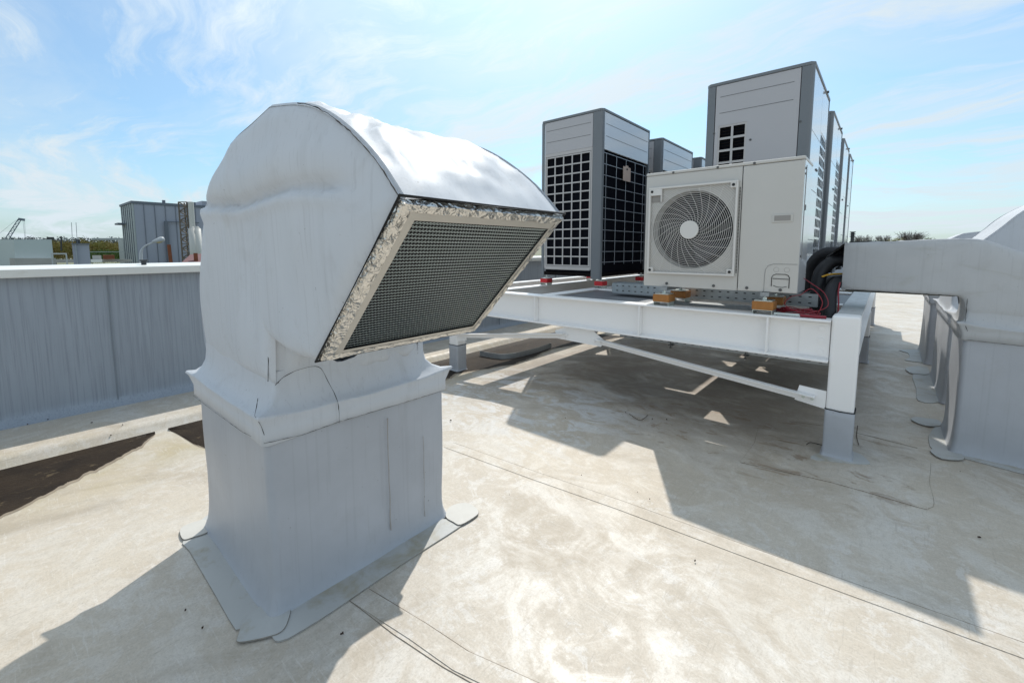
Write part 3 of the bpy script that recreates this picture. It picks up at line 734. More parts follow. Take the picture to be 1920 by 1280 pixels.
# chevron bracing of angle iron
def angle(a, b_, leg=.055, name='brace'):
    mb = MB(); a, b_ = Vector(a), Vector(b_); d = (b_ - a).normalized(); up = Vector((0, -1, 0)).cross(d)
    if up.z < 0: up = -up
    mb.bar(a, b_, .006, leg, up=up)
    off = up * (leg / 2 - .003) + Vector((0, -leg / 2 + .0, 0))
    mb.bar(a + off, b_ + off, leg, .006, up=up)
    return mb.build(name, 'white_paint', PL)
K = Vector((-2.33, 3.80, .605))
angle((-.33, 3.80, .405), (-2.14, 3.80, .590))
angle((-4.19, 3.80, .375), (-2.52, 3.80, .595))
g_ = MB().prism([(-2.62, .55), (-2.10, .535), (-2.06, .60), (-2.2, .692), (-2.5, .692), (-2.66, .63)], 1, 3.806, 3.814).build('gusset', 'white_paint', PL)
for x, z in ((-2.56, .595), (-2.50, .603), (-2.17, .587), (-2.10, .579)): MB().cyl((x, 3.796, z), (0, -1, 0), .012, .012, 8).build('bolt', 'white_paint', g_)
g_ = MB().prism([(-.455, .375), (-.264, .345), (-.264, .478), (-.43, .490)], 1, 3.806, 3.814).build('gusset', 'white_paint', PL)
for x, z in ((-.40, .413), (-.345, .407)): MB().cyl((x, 3.796, z), (0, -1, 0), .011, .012, 8).build('bolt', 'zinc', g_)
g_ = MB().prism([(-4.206, .30), (-4.05, .33), (-4.05, .42), (-4.206, .42)], 1, 3.806, 3.814).build('gusset', 'white_paint', PL)
# clamps hanging off the joist
sheet([(1395, 858), (1388, 866), (1410, 872), (1560, 905), (1720, 951), (1740, 953), (1751, 944), (1742, 905), (1731, 852), (1600, 815), (1440, 795), (1415, 830)], 'post_flashing', 'roof_membrane', roof, dz=.002, th=.003, n=3)
sheet([(1520, 861), (1570, 868), (1625, 872), (1628, 866), (1600, 848), (1540, 850)], 'post_flashing', 'apron_membrane', roof, dz=.006, th=.003, n=3, edge=False)

# ------------------------------------------------------------------ vibration mounts
def mount(loc, rub, label, group, s=1.0, wd=.145, name='vibration_mount'):
    t = thing(name, loc, label, 'vibration mount', group); x, y, z = loc; h = wd / 2 * s
    b = MB(); b.box(x - h * .92, x + h * .92, y - h, y + h, z + .030, z + .034); b.box(x - h * .92, x - h * .88, y - h, y + h, z, z + .0295); b.box(x + h * .88, x + h * .92, y - h, y + h, z, z + .0295)
    b.box(x - h * 1.25, x - h * .925, y - h * .4, y + h * .4, z, z + .004); b.box(x + h * .925, x + h * 1.25, y - h * .4, y + h * .4, z, z + .004)
    b.build('bracket', 'zinc', t)
    MB().box(x - h, x + h, y - h * 1.1, y + h * 1.1, z + .0345, z + .100 * s).build('rubber_block', rub, t, bevel=.005)
    MB().box(x - h * .85, x + h * .85, y - h * .85, y + h * .85, z + .1005 * s, z + .108 * s).build('top_plate', 'zinc', t)
    MB().cyl((x, y, z + .1085 * s), (0, 0, 1), .016, .02, 6).cyl((x, y, z + .1285 * s), (0, 0, 1), .008, .035, 8).build('levelling_bolt', 'zinc', t)
    return t
OG = 'orange rubber mounts under the single-fan unit'; RG = 'red rubber mounts under the tall units'
m0 = mount((-1.50, 3.86, ZT), 'orange_rubber', 'orange rubber mount under the front left corner of the single-fan unit', OG)
dup(m0, (.0, .42, -.0), 'orange rubber mount under the rear left corner of the single-fan unit')
dup(m0, (.80, 0, 0), 'orange rubber mount under the front right of the single-fan unit, beside red cable')
dup(m0, (.80, .42, 0), 'orange rubber mount under the rear right corner of the single-fan unit, behind the red cable')
for Xr in (-1.5, -.7):     # short rails that carry the rear mounts
    pass
MB().box(-1.66, -.54, 4.20, 4.36, ZT - .03, ZT - .004).build('cross_rail', 'galv_dull', PL)
r0 = mount((-2.79, 5.02, ZT), 'red_rubber', 'red rubber mount under the near corner post of the front left tall unit', RG, s=.92, wd=.13)
dup(r0, (-.85, -.03, 0), 'red rubber mount at the outer front foot of the front left tall unit')
for (dx, dy, lb) in ((-.85, 1.22, 'red rubber mount at the outer rear foot of the front left tall unit'),
                     (0, 1.22, 'red rubber mount under the rear inner foot of the front left tall unit'),
                     (0, 1.88, 'red rubber mount under the second tall unit of the left row')):
    dup(r0, (dx, dy, 0), lb)

# ------------------------------------------------------------------ tall condensers
UZ0, UZ1 = 1.145, 3.245
def lattice(b, ax, fix, a0, a1, z0, z1, nc, nr, bw, bh, th=.007):
    """square-hole lattice; ax 'y' = plane Y const (spans X)"""
    pa = (a1 - a0) / nc; pz = (z1 - z0) / nr
    for i in range(nc + 1):
        c = a0 + pa * i
        if ax == 'y': b.box(c - bw / 2, c + bw / 2, fix, fix + th, z0 - bh / 2, z1 + bh / 2)
        else: b.box(fix - th, fix, c - bw / 2, c + bw / 2, z0 - bh / 2, z1 + bh / 2)
    for j in range(nr + 1):
        z = z0 + pz * j
        for i in range(nc):
            c0 = a0 + pa * i + bw / 2; c1 = a0 + pa * (i + 1) - bw / 2
            if ax == 'y': b.box(c0, c1, fix + .001, fix + th - .001, z - bh / 2, z + bh / 2)
            else: b.box(fix - th + .001, fix - .001, c0, c1, z - bh / 2, z + bh / 2)
def tall_unit(x0, x1, y0, y1, kind, label, group):
    t = thing('condenser_unit', ((x0 + x1) / 2, (y0 + y1) / 2, ZT + .11), label, 'air conditioner', group)
    # corner posts
    for (cx, sx) in ((x0, 1), (x1, -1)):
        for (cy, sy) in ((y0, 1), (y1, -1)):
            w_ = {('V', 1): .055, ('V', -1): .135, ('T', 1): .085, ('T', -1): .10}[(kind[0], sx)]; q = .05; c = .026
            X = lambda a: cx + sx * a
            Y = lambda a: cy + sy * a
            pts = [(X(c), Y(0)), (X(w_), Y(0)), (X(w_), Y(.012)), (X(w_ * .7), Y(.012)), (X(w_ * .7), Y(.02)), (X(.02), Y(.02)), (X(.02), Y(q * .7)), (X(.0), Y(q)), (X(0), Y(c)), (X(c * .3), Y(c * .3))]
            if sx * sy < 0: pts = pts[::-1]
            MB().prism(pts, 2, UZ0 - .01 if kind[0] == 'T' else ZT + .115, UZ1 - .032).build('corner_post', 'unit_grey', t)
    # top rim
    c = .03
    ring = [(x0 + c, y0 - .004), (x1 - c, y0 - .004), (x1 + .004, y0 + c), (x1 + .004, y1 - c), (x1 - c, y1 + .004), (x0 + c, y1 + .004), (x0 - .004, y1 - c), (x0 - .004, y0 + c)]
    rim = MB().prism(ring, 2, UZ1 - .03, UZ1).build('top_rim', 'unit_grey', t, bevel=.004)
    for fy in (.27, .73):
        cy = y0 + (y1 - y0) * fy; cx = (x0 + x1) / 2
        b = MB()
        for r_ in (.28, .23, .18, .13, .08): b.tube([(cx + r_ * math.cos(a * math.pi / 12), cy + r_ * math.sin(a * math.pi / 12), UZ1 + .022) for a in range(24)], .004, 4, closed=True)
        b.tube([(cx + .30 * math.cos(a * math.pi / 12), cy + .30 * math.sin(a * math.pi / 12), UZ1 + .012) for a in range(24)], .011, 5, closed=True)
        b.build('fan_guard', 'unit_grey', t)
    # dark innards
    MB().box(x0 + .06, x1 - .045, y0 + .045, y1 - .045, UZ0 + .05, UZ1 - .04).build('coil', 'coil_fins', t)
    # base rail
    MB().box(x0 + .03, x1 - .03, y0 + .02, y1 - .02, UZ0, UZ0 + .049).build('base_rail', 'unit_dark', t)
    zl = 2.795
    if kind[0] == 'V':
        fx0, fx1 = x0 + .062, x1 - .142
        p = MB().box(fx0, fx1, y0 + .004, y0 + .03, zl, UZ1 - .034).build('upper_panel', 'unit_panel', t, bevel=.003)
        b = MB()
        for z in (2.945, 3.095): b.box(fx0 + .03, fx1 - .03, y0 + .0025, y0 + .0045, z, z + .007)
        b.build('groove', 'groove', p)
        b = MB(); lattice(b, 'y', y0 + .006, fx0 + .032, fx1 - .032, 1.285, zl - .055, 5, 12, .017, .017)
        b.box(fx0, fx0 + .018, y0 + .006, y0 + .03, 1.235, zl - .001); b.box(fx1 - .018, fx1, y0 + .006, y0 + .03, 1.235, zl - .001)
        b.box(fx0 + .0185, fx1 - .0185, y0 + .006, y0 + .024, zl - .041, zl - .001); b.box(fx0 + .0185, fx1 - .0185, y0 + .006, y0 + .026, 1.225, 1.271)
        b.build('front_lattice', 'lattice', t)
        # long +X face: panel above, bare coil with wire guard below
        p = MB().box(x1 - .03, x1 - .004, y0 + .056, y1 - .056, 2.755, UZ1 - .034).build('upper_panel', 'unit_panel_gloss', t, bevel=.003)
        b = MB()
        for z in (2.92, 3.07): b.box(x1 - .0045, x1 - .0025, y0 + .09, y1 - .09, z, z + .006)
        b.build('groove', 'groove', p)
        b = MB(); pa = .279
        for i in range(5):
            yy = y0 + .15 + pa * i
            if yy < y1 - .04: b.box(x1 - .026, x1 - .021, yy - .0035, yy + .0035, 1.30, 2.72)
        for j in range(11):
            z = 1.335 + .1385 * j; b.box(x1 - .0205, x1 - .0155, y0 + .05, y1 - .07, z - .0035, z + .0035)
        b.build('wire_guard', 'wire', t)
    else:
        fx0, fx1 = x0 + .092, x1 - .107
        p = MB()
        # front panel with a small louvre window at its left
        gx0, gx1, gz1, gz0 = x0 + .125, x0 + .40, 2.80, 1.40
        p.box(fx0, gx0 - .001, y0 + .004, y0 + .03, UZ0 + .06, UZ1 - .034); p.box(gx1 + .001, fx1, y0 + .004, y0 + .03, UZ0 + .06, UZ1 - .034)
        p.box(gx0 - .001, gx1 + .001, y0 + .004, y0 + .03, gz1, UZ1 - .034); p.box(gx0 - .001, gx1 + .001, y0 + .004, y0 + .03, UZ0 + .06, gz0)
        p = p.build('front_panel', 'unit_panel', t)
        b = MB()
        for z in (2.925, 3.09): b.box(fx0 + .04, fx1 - .05, y0 + .0025, y0 + .0045, z, z + .007)
        b.build('groove', 'groove', p)
        for (xx, zz_) in ((fx1 + .018, 2.71), (fx0 - .005, 2.73), (x0 + .44, 2.61)): MB().cyl((xx, y0 + .003, zz_), (0, -1, 0), .011, .006, 10).build('screw', 'screw', p)
        b = MB(); lattice(b, 'y', y0 + .007, gx0 + .006, gx1 - .006, gz0 + .01, gz1 - .009, 2, 11, .022, .022)
        b.build('front_lattice', 'lattice', t)
        b = MB()
        for j in range(46): z = gz0 + .03 * j + .015; b.box(gx0 + .01, gx1 - .01, y0 + .031, y0 + .044, z, z + .008)
        b.build('louvre', 'unit_dark', t)
        # +X face, two glossy doors
        ym = y0 + (y1 - y0) * .53
        b = MB()
        for (za, zb_) in ((UZ0 + .06, 1.60), (1.604, 2.10), (2.104, 2.64), (2.644, UZ1 - .034)): b.box(x1 - .03, x1 - .004, y0 + .054, ym - .004, za, zb_)
        b.build('door', 'unit_panel_gloss', t, bevel=.002, seg=1)
        b = MB()
        if kind == 'T':
            ga, gb = ym + .05, y1 - .10; gt = 2.76
            b.box(x1 - .03, x1 - .004, ym + .004, y1 - .056, gt, UZ1 - .034); b.box(x1 - .03, x1 - .004, ym + .004, y1 - .056, UZ0 + .06, 1.28)
            b.box(x1 - .03, x1 - .004, ym + .004, ga - .001, 1.2805, gt - .0005); b.box(x1 - .03, x1 - .004, gb + .001, y1 - .056, 1.2805, gt - .0005)
            b.build('side_panel', 'unit_panel_gloss', t)
            b = MB(); lattice(b, 'x', x1 - .007, ga + .01, gb - .01, 1.29, gt - .01, 4, 13, .022, .024, .0025); b.build('side_lattice', 'unit_panel_gloss', t)
        else:
            for (za, zb_) in ((UZ0 + .06, 1.75), (1.754, 2.40), (2.404, UZ1 - .034)): b.box(x1 - .03, x1 - .004, ym + .004, y1 - .056, za, zb_)
            b.build('side_panel', 'unit_panel_gloss', t, bevel=.002, seg=1)
        b = MB()
        for dy in (-.06, .02): b.cyl((x1 - .004, ym + dy - .12, 2.33), (1, 0, 0), .012, .008, 8)
        b.cyl((x1 + .004, y0 + (y1 - y0) * .72, UZ1 - .02), (1, 0, 0), .014, .018, 8)
        b.build('latch', 'screw', t)
    return t
GL = 'row of tall grey and white units on the left side of the platform'; GR = 'row of tall grey and white units along the right side of the platform'
V1 = tall_unit(-3.715, -2.765, 4.95, 6.38, 'V', 'front condenser of the left row: square lattice front, wired coil with a card tag', GL)
b = MB(); b.box(-2.768, -2.764, 5.53, 5.75, 2.43, 2.62); b.box(-2.769, -2.765, 5.60, 5.68, 2.62, 2.64)
tg = b.build('card_tag', 'tag_card', V1)
MB().box(-2.7632, -2.7612, 5.62, 5.66, 2.58, 2.60).build('punch_hole', 'thread', tg)
V2 = tall_unit(-3.715, -2.765, 6.84, 8.27, 'V', 'second condenser of the left row, its upper half showing over the single-fan unit', GL)
V3 = tall_unit(-3.715, -2.765, 8.72, 10.15, 'V', 'third condenser of the left row, just its top corner showing', GL)
T1 = tall_unit(-1.562, -.61, 5.03, 6.44, 'T', 'tallest-looking condenser directly behind the single-fan unit, blank grey front with small louvre window', GR)
T2 = tall_unit(-1.562, -.61, 6.95, 8.36, 'T', 'second condenser of the right row, narrow louvre column on its glossy side', GR)
T3 = tall_unit(-1.562, -.61, 8.74, 9.95, 'TP', 'third condenser of the right row with plain glossy side panels', GR)
T4 = tall_unit(-1.562, -.61, 10.22, 11.2, 'TP', 'last and farthest condenser of the right row, plain side panels', GR)
MB().box(-1.5625, -1.5605, 5.058, 5.09, 2.62, 3.16).build('pale_strip', 'unit_panel', T1)

# ------------------------------------------------------------------ single-fan outdoor unit
AX0, AX1, AY0, AY1, AZ0, AZ1 = -1.70, -.492, 3.87, 4.29, 1.168, 2.185
AC = thing('outdoor_unit', ((AX0 + AX1) / 2, 4.08, ZT + .11), 'wide beige single-fan outdoor unit with round spiral-spoked fan guard, in front of the tall condensers', 'air conditioner')
fcx, fcz, fr_ = -1.292, 1.668, .335
b = MB()
# front plate with a round hole: strips by angle
n = 72
def sq(a, x0, x1, z0, z1):
    dx, dz = math.cos(a), math.sin(a); t = 1e9
    if dx > 1e-6: t = min(t, (x1 - fcx) / dx)
    if dx < -1e-6: t = min(t, (x0 - fcx) / dx)
    if dz > 1e-6: t = min(t, (z1 - fcz) / dz)
    if dz < -1e-6: t = min(t, (z0 - fcz) / dz)
    return (fcx + dx * t, fcz + dz * t)
angs = sorted(set([2 * math.pi * k / n for k in range(n)] + [math.atan2(z - fcz, x - fcx) % (2 * math.pi) for x in (AX0, -.906) for z in (AZ0, AZ1 - .028)]))
V = []
for a in angs:
    V.append((fcx + fr_ * math.cos(a), AY0 + .002, fcz + fr_ * math.sin(a)))
for a in angs:
    q = sq(a, AX0, -.906, AZ0, AZ1 - .028); V.append((q[0], AY0 + .002, q[1]))
for a in angs: V.append((fcx + (fr_ - .012) * math.cos(a), AY0 + .10, fcz + (fr_ - .012) * math.sin(a)))
k = len(angs)
b.add(V, [(i, (i + 1) % k, (i + 1) % k + k, i + k) for i in range(k)] + [(i + 2 * k, (i + 1) % k + 2 * k, (i + 1) % k, i) for i in range(k)])
b.build('fan_panel', 'ac_beige', AC)
MB().box(-.902, AX1, AY0, AY0 + .03, AZ0, AZ1 - .028).build('service_panel', 'ac_beige', AC, bevel=.006)
MB().box(AX0 - .004, AX1 + .004, AY0 - .004, AY1 + .004, AZ1 - .025, AZ1).build('lid', 'ac_beige', AC, bevel=.008, seg=3)
b = MB(); b.box(AX0, AX0 + .012, AY0 + .0315, AY1, AZ0, AZ1 - .026); b.box(AX0, AX1 - .013, AY1 - .012, AY1, AZ0, AZ1 - .026); b.box(AX0 + .0125, AX1 - .013, AY0 + .0315, AY1 - .0125, AZ0, AZ0 + .01)
b.build('casing', 'ac_beige', AC)
sp_ = MB().box(AX1 - .012, AX1, AY0 + .0315, AY1, AZ0, AZ1 - .026).build('side_panel', 'ac_side', AC)
b = MB(); b.box(AX1, AX1 + .003, AY0 + .10, AY0 + .105, 1.42, 2.13); b.box(AX1, AX1 + .004, AY0 + .14, AY0 + .17, 1.80, 1.84); b.build('side_seam', 'groove', sp_)
b = MB()
for z in (2.10, 2.06, 1.45): b.cyl((AX1, AY0 + .05, z), (1, 0, 0), .008, .005, 8)
b.build('screw', 'screw', sp_)
MB().cyl((fcx, AY0 + .18, fcz), (0, 1, 0), .36, .005, 40).build('fan_cavity_shade', 'black', AC)  # black disc paints the shaded depth behind the fan
b = MB()
for q in range(3):
    a0 = q * 2.094 + .5; V = []
    for i in range(7):
        r_ = .07 + .235 * i / 6
        for s_ in (0, 1): a = a0 + .18 * i / 6 + s_ * (.75 + .25 * i / 6); V.append((fcx + r_ * math.cos(a), AY0 + .08 + .07 * s_, fcz + r_ * math.sin(a)))
    b.add(V, [(2 * i, 2 * i + 1, 2 * i + 3, 2 * i + 2) for i in range(6)])
b.cyl((fcx, AY0 + .06, fcz), (0, 1, 0), .075, .10, 20)
b.build('fan', 'fan_blade', AC, smooth=False)
# square shroud behind the guard corners is the fan panel itself; guard:
GX0, GX1, GZ0, GZ1 = -1.662, -.926, 1.283, 2.050
gd = MB()
fw = .016
gd.box(GX0, GX1, AY0 - .030, AY0 - .002, GZ0, GZ0 + fw); gd.box(GX0, GX1, AY0 - .030, AY0 - .002, GZ1 - fw, GZ1)
gd.box(GX0, GX0 + fw, AY0 - .030, AY0 - .002, GZ0 + fw + .0005, GZ1 - fw - .0005); gd.box(GX1 - fw, GX1, AY0 - .030, AY0 - .002, GZ0 + fw + .0005, GZ1 - fw - .0005)
for (a, c) in ((GX0 + fw + .0005, GZ0 + fw + .0005), (GX1 - fw - .0405, GZ0 + fw + .0005), (GX1 - fw - .0405, GZ1 - fw - .0405)):
    gd.box(a, a + .04, AY0 - .032, AY0 - .004, c, c + .04)
gd.box(GX0 + fw + .0005, GX0 + .118, AY0 - .032, AY0 - .004, GZ1 - fw - .055, GZ1 - fw - .0005); gd.box(GX0 + .108, GX0 + .118, AY0 - .032, AY0 - .004, GZ1 - .13, GZ1 - fw - .056)
guard = gd.build('fan_guard', 'ac_grille', AC, bevel=.002, seg=1)
MB().box(GX0 + fw + .001, GX0 + .107, AY0 - .006, AY0 - .002, GZ1 - .128, GZ1 - .073).build('handle_recess_shade', 'ac_shroud', guard)  # recess shade put into the plate's darker tone
b = MB()
r_ = .095
while r_ < .50:
    seg = []; m_ = 96
    for i in range(m_ + 1):
        a = 2 * math.pi * i / m_; x, z = fcx + r_ * math.cos(a), fcz + r_ * math.sin(a)
        inside = GX0 + fw < x < GX1 - fw and GZ0 + fw < z < GZ1 - fw and not (x < GX0 + .118 and z > GZ1 - .13)
        if inside: seg.append((x, AY0 - .014 - .012 * math.cos(min(1, r_ / .42) * 1.5), z))
        if not inside or i == m_:
            if len(seg) > 1: b.tube(seg, .0019, 4, caps=False)
            seg = []
    r_ += .0155
b.build('guard_rings', 'ac_grille', guard)
b = MB()
for q in range(24):
    a0 = 2 * math.pi * q / 24; pts = []
    for i in range(22):
        r_ = .075 + .45 * i / 21; a = a0 + 1.05 * (1 - math.exp(-(r_ - .075) * 5.5))
        a = a0 - 1.15 * math.exp(-(r_ - .075) * 6.5); x, z = fcx + r_ * math.cos(a), fcz + r_ * math.sin(a)
        if not (GX0 + fw < x < GX1 - fw and GZ0 + fw < z < GZ1 - fw) or (x < GX0 + .118 and z > GZ1 - .13): break
        pts.append((x, AY0 - .019 - .012 * math.cos(min(1, r_ / .42) * 1.5), z))
    if len(pts) > 1: b.tube(pts, .0016, 4, caps=False)
b.build('guard_spokes', 'ac_grille', guard)
MB().cyl((fcx, AY0 - .045, fcz), (0, 1, 0), .078, .02, 40).build('hub_disc', 'ac_grille', guard, bevel=.004)
b = MB()
for (x, z) in ((GX0 + .03, GZ0 + .032), (GX1 - .034, GZ0 + .034), (GX1 - .034, GZ1 - .034), (GX0 + .03, GZ1 - .036)): b.cyl((x, AY0 - .0325, z), (0, -1, 0), .012, .003, 12)
b.build('guard_screw', 'thread', guard)
# louvre edge between guard and seam
b = MB()
for i in range(60): b.box(GX1 + .004, GX1 + .014, AY0 - .001, AY0 + .001, 1.31 + i * .0115, 1.316 + i * .0115)
b.build('vent_slots', 'thread', AC)
MB().box(-.9045, -.9035, AY0 + .0, AY0 + .002, AZ0, AZ1 - .03).build('panel_gap', 'thread', AC)
b = MB()
for (x, z) in ((-1.457, 2.170), (-1.093, 2.170), (-.824, 2.170)): b.cyl((x, AY0 - .004, z), (0, -1, 0), .010, .005, 10)
for (x, z) in ((-1.484, 1.196), (-1.085, 1.196), (-.833, 1.193), (-.60, 1.19)): b.cyl((x, AY0 + .001, z), (0, -1, 0), .012, .006, 10)
b.build('case_screw', 'screw', AC)
hd = MB().box(-.682, -.545, AY0 - .006, AY0 - .0005, 1.705, 1.768).build('handle', 'ac_beige', AC, bevel=.003)
MB().box(-.667, -.56, AY0 - .0078, AY0 - .0062, 1.717, 1.757).build('handle_recess_shade', 'ac_shroud', hd)  # flat plate, its darker tone stands for the shade of a recess
def line(b, P, r_=.0015): b.tube([(x, AY0 - .0012, z) for x, z in P], r_, 4)
b = MB(); line(b, [(-.712, 1.17), (-.712, 1.30), (-.708, 1.345), (-.69, 1.375), (-.655, 1.388), (-.497, 1.388)], .0016)
cv = b.build('cover_gap', 'groove', AC)
b = MB(); line(b, [(-.662, 1.215), (-.662, 1.285), (-.652, 1.302), (-.635, 1.310), (-.57, 1.310), (-.553, 1.302), (-.545, 1.287), (-.545, 1.205)], .0030); line(b, [(-.655, 1.276), (-.55, 1.274)], .0030); line(b, [(-.65, 1.222), (-.625, 1.212), (-.585, 1.210), (-.56, 1.218)], .0024)
b.build('knockout', 'thread', cv)
b = MB()
for cxk in (-.635, -.565): b.tube([(cxk + .018 * math.cos(a * math.pi / 8), AY0 - .0006, 1.345 + .018 * math.sin(a * math.pi / 8)) for a in range(16)], .0008, 4, closed=True)
b.build('knockout', 'ac_shroud', cv)
for x in (-1.5, -.7): MB().box(x - .03, x + .03, AY0 - .03, AY1 + .03, 1.135, 1.166).build('foot', 'galv_dull', AC)

# ------------------------------------------------------------------ cable trays
def merge(a, b):
    me = a.data; mb_ = b.data; n0 = len(me.vertices)
    vs = [tuple(v.co) for v in me.vertices] + [tuple(v.co) for v in mb_.vertices]
    fs = [tuple(p.vertices) for p in me.polygons]; k = len(fs); fs += [tuple(i + n0 for i in p.vertices) for p in mb_.polygons]
    nm_ = bpy.data.meshes.new(me.name); nm_.from_pydata(vs, [], fs); nm_.materials.append(me.materials[0]); nm_.materials.append(mb_.materials[0])
    for p in nm_.polygons: p.material_index = 0 if p.index < k else 1
    a.data = nm_; bpy.data.objects.remove(b)
def tray(name, x0, x1, y0, y1, z0, z1, label, m='galv', slots=2):
    t = thing(name, ((x0 + x1) / 2, (y0 + y1) / 2, z0), label, 'cable tray')
    b = MB(); b.box(x0, x1, y0, y0 + .003, z0, z1); b.box(x0, x1, y1 - .003, y1, z0, z1); b.box(x0, x1, y0 + .0032, y1 - .0032, z0, z0 + .003); b.box(x0, x1, y0 + .0032, y0 + .02, z1 - .003, z1)
    b.box(x0 - .0025, x0 - .0003, y0, y1, z0, z1); b.box(x1 + .0003, x1 + .0025, y0, y1, z0, z1)
    ch_ = b.build('channel', m, t)
    b = MB(); x = x0 + .05; h = z1 - z0
    while x < x1 - .04:
        for zz2 in ([z0 + h * .28, z0 + h * .76] if slots == 2 else [z0 + h * .5]): b.box(x, x + .022, y0 - .0012, y0 - .0003, zz2 - .005, zz2 + .005)
        x += .072
    merge(ch_, b.build('slots', 'thread', t))
    return t
tr = tray('cable_tray', -2.33, -.415, 4.46, 4.66, 1.012, 1.122, 'galvanised perforated cable tray lying behind and below the single-fan unit')
MB().box(-2.33, -1.72, 4.482, 4.656, 1.1235, 1.127).build('tray_cover', 'galv', tr)
tray('cable_tray', -1.97, -.275, 3.96, 4.14, .632, .672, 'narrow perforated cable tray hung under the front beam of the platform', 'galv_dull', 1)
b = MB()
CT = [o for o in COL.objects if o.name == 'cable_tray.001'][0]
for x in (-1.45, -.83): b.cyl((x, 3.93, .60), (0, 0, 1), .005, .09, 6); b.box(x - .02, x + .02, 3.92, 4.14, .622, .628); b.cyl((x, 3.93, .598), (0, 0, 1), .011, .01, 6)
b.build('hanger', 'screw', CT)

# ------------------------------------------------------------------ pipes, cables
def pipe(pts, r_, name, label, m='pipe_foam', cat='pipe', grp=None, n=14, par=None):
    P = catmull([tuple(p) for p in pts], 8); b = MB(); b.tube(P, r_, n)
    o = b.build(name, m, par, smooth=True)
    if par is None: tag(o, label, cat, grp)
    return o
PG = 'black insulated pipes between the platform and the elbow hood'
pipe([(-.17, 4.66, 1.41), (-.27, 4.66, 1.41), (-.35, 4.64, 1.39), (-.415, 4.60, 1.31), (-.43, 4.57, 1.20), (-.43, 4.56, 1.08), (-.43, 4.60, .90)], .052, 'insulated_pipe', 'front black insulated pipe arching out of the elbow hood down behind the cable tray', grp=PG)
pipe([(-.17, 4.80, 1.45), (-.30, 4.82, 1.47), (-.42, 4.85, 1.46), (-.50, 4.88, 1.38), (-.53, 4.9, 1.25), (-.54, 4.9, 1.0)], .055, 'insulated_pipe', 'upper rear black insulated pipe curving left under the loose flap of the elbow hood', grp=PG)
pipe([(-.12, 4.62, 1.245), (-.23, 4.60, 1.245), (-.295, 4.52, 1.225), (-.325, 4.42, 1.15), (-.320, 4.34, 1.04), (-.315, 4.28, .92), (-.315, 4.26, .70)], .046, 'insulated_pipe', 'lower black insulated pipe dropping to the platform beside the white post', grp=PG)
pipe([(-.12, 4.74, 1.23), (-.26, 4.73, 1.235), (-.35, 4.69, 1.21), (-.385, 4.60, 1.10), (-.38, 4.50, .95), (-.38, 4.45, .72)], .044, 'insulated_pipe', 'black insulated pipe tucked behind the lowest one next to the post', grp=PG)
pipe([(-.2, 4.60, 1.30), (-.28, 4.58, 1.295), (-.35, 4.54, 1.29), (-.40, 4.50, 1.27)], .008, 'loose_wire', 'short yellow wire between the black pipes at the elbow hood mouth', 'yellow_wire', 'wire', n=6)
pipe([(-.272, 4.46, 1.23), (-.275, 4.40, 1.16), (-.262, 4.32, 1.04), (-.258, 4.27, .84)], .006, 'loose_wire', 'thin red wire running down the lowest black pipe', 'red_cable', 'wire', n=6)
# coil of red cable
cc_ = thing('cable_coil', (-.5, 3.86, ZT), 'loose coil of red cable lying on the beam beside the right orange mount', 'cable')
b = MB()
for q in range(7):
    ra, rb = .15 - .008 * q, .045 - .003 * q; cx, cy = -.50 + .01 * math.sin(q * 2), 4.0 + .012 * math.cos(q * 3)
    b.tube([(cx + ra * math.cos(a * math.pi / 12), cy + rb * math.sin(a * math.pi / 12) * 1.6, ZT + .01 + .006 * q * .8 + .006 * math.sin(a + q)) for a in range(24)], .0040, 6, closed=True)
b.build('coil', 'red_cable', cc_, smooth=True)
pipe([(-.36, 3.86, ZT + .012), (-.33, 3.86, 1.12), (-.40, 3.87, 1.21), (-.47, 3.9, 1.16), (-.53, 3.9, 1.14), (-.57, 3.9, 1.08), (-.48, 3.88, 1.03), (-.38, 3.87, 1.04), (-.30, 3.9, 1.09), (-.33, 3.93, 1.18), (-.42, 3.95, 1.25), (-.47, 4.0, 1.28)], .0032, 'loop', '', 'red_cable', n=5, par=cc_)
MB().tube([(-.62, 3.80, ZT + .014), (-.54, 3.80, ZT + .016), (-.46, 3.81, ZT + .014)], .010, 8).build('connector', 'zinc', cc_)
MB().tube([(-.455, 3.81, ZT + .014), (-.36, 3.82, ZT + .012), (-.30, 3.84, ZT + .010)], .012, 8).build('sleeve', 'red_cable', cc_)

# ------------------------------------------------------------------ things lying on the roof
P = [gp(900, 668), gp(950, 674), gp(1000, 664), gp(1034, 652)]
Pc = catmull([tuple(p) for p in P], 10); b = MB(); n = len(Pc)
for i, (x, y, z) in enumerate(Pc):
    zz2 = gz(x) + .01; tlt = .02; b.v += [(x, y, zz2), (x - .004, y, zz2 + .075), (x - .008, y + .004, zz2 + .075), (x - .008, y + .004, zz2)]
b.f = [(4 * i + a, 4 * i + (a + 1) % 4, 4 * i + 4 + (a + 1) % 4, 4 * i + 4 + a) for i in range(n - 1) for a in range(4)] + [(0, 1, 2, 3), (4 * n - 1, 4 * n - 2, 4 * n - 3, 4 * n - 4)]
tag(b.build('trim_strip', 'galv_dull', smooth=False), 'bent strip of grey sheet-metal trim lying in the muddy gutter puddle', 'metal strip')
lit = [(643, 1190, .014), (640, 1192, .01), (845, 790, .022), (680, 1055, .006), (1303, 1054, .013), (230, 798, .02), (208, 817, .016), (172, 794, .018), (52, 797, .02), (1218, 938, .008), (1195, 925, .006), (1836, 1010, .02), (1060, 785, .008), (1093, 732, .008), (1173, 775, .01), (1223, 787, .014), (868, 968, .006), (1090, 893, .006), (955, 930, .005), (1800, 886, .006), (1250, 788, .02), (90, 788, .014), (348, 1147, .012), (380, 1180, .014)]
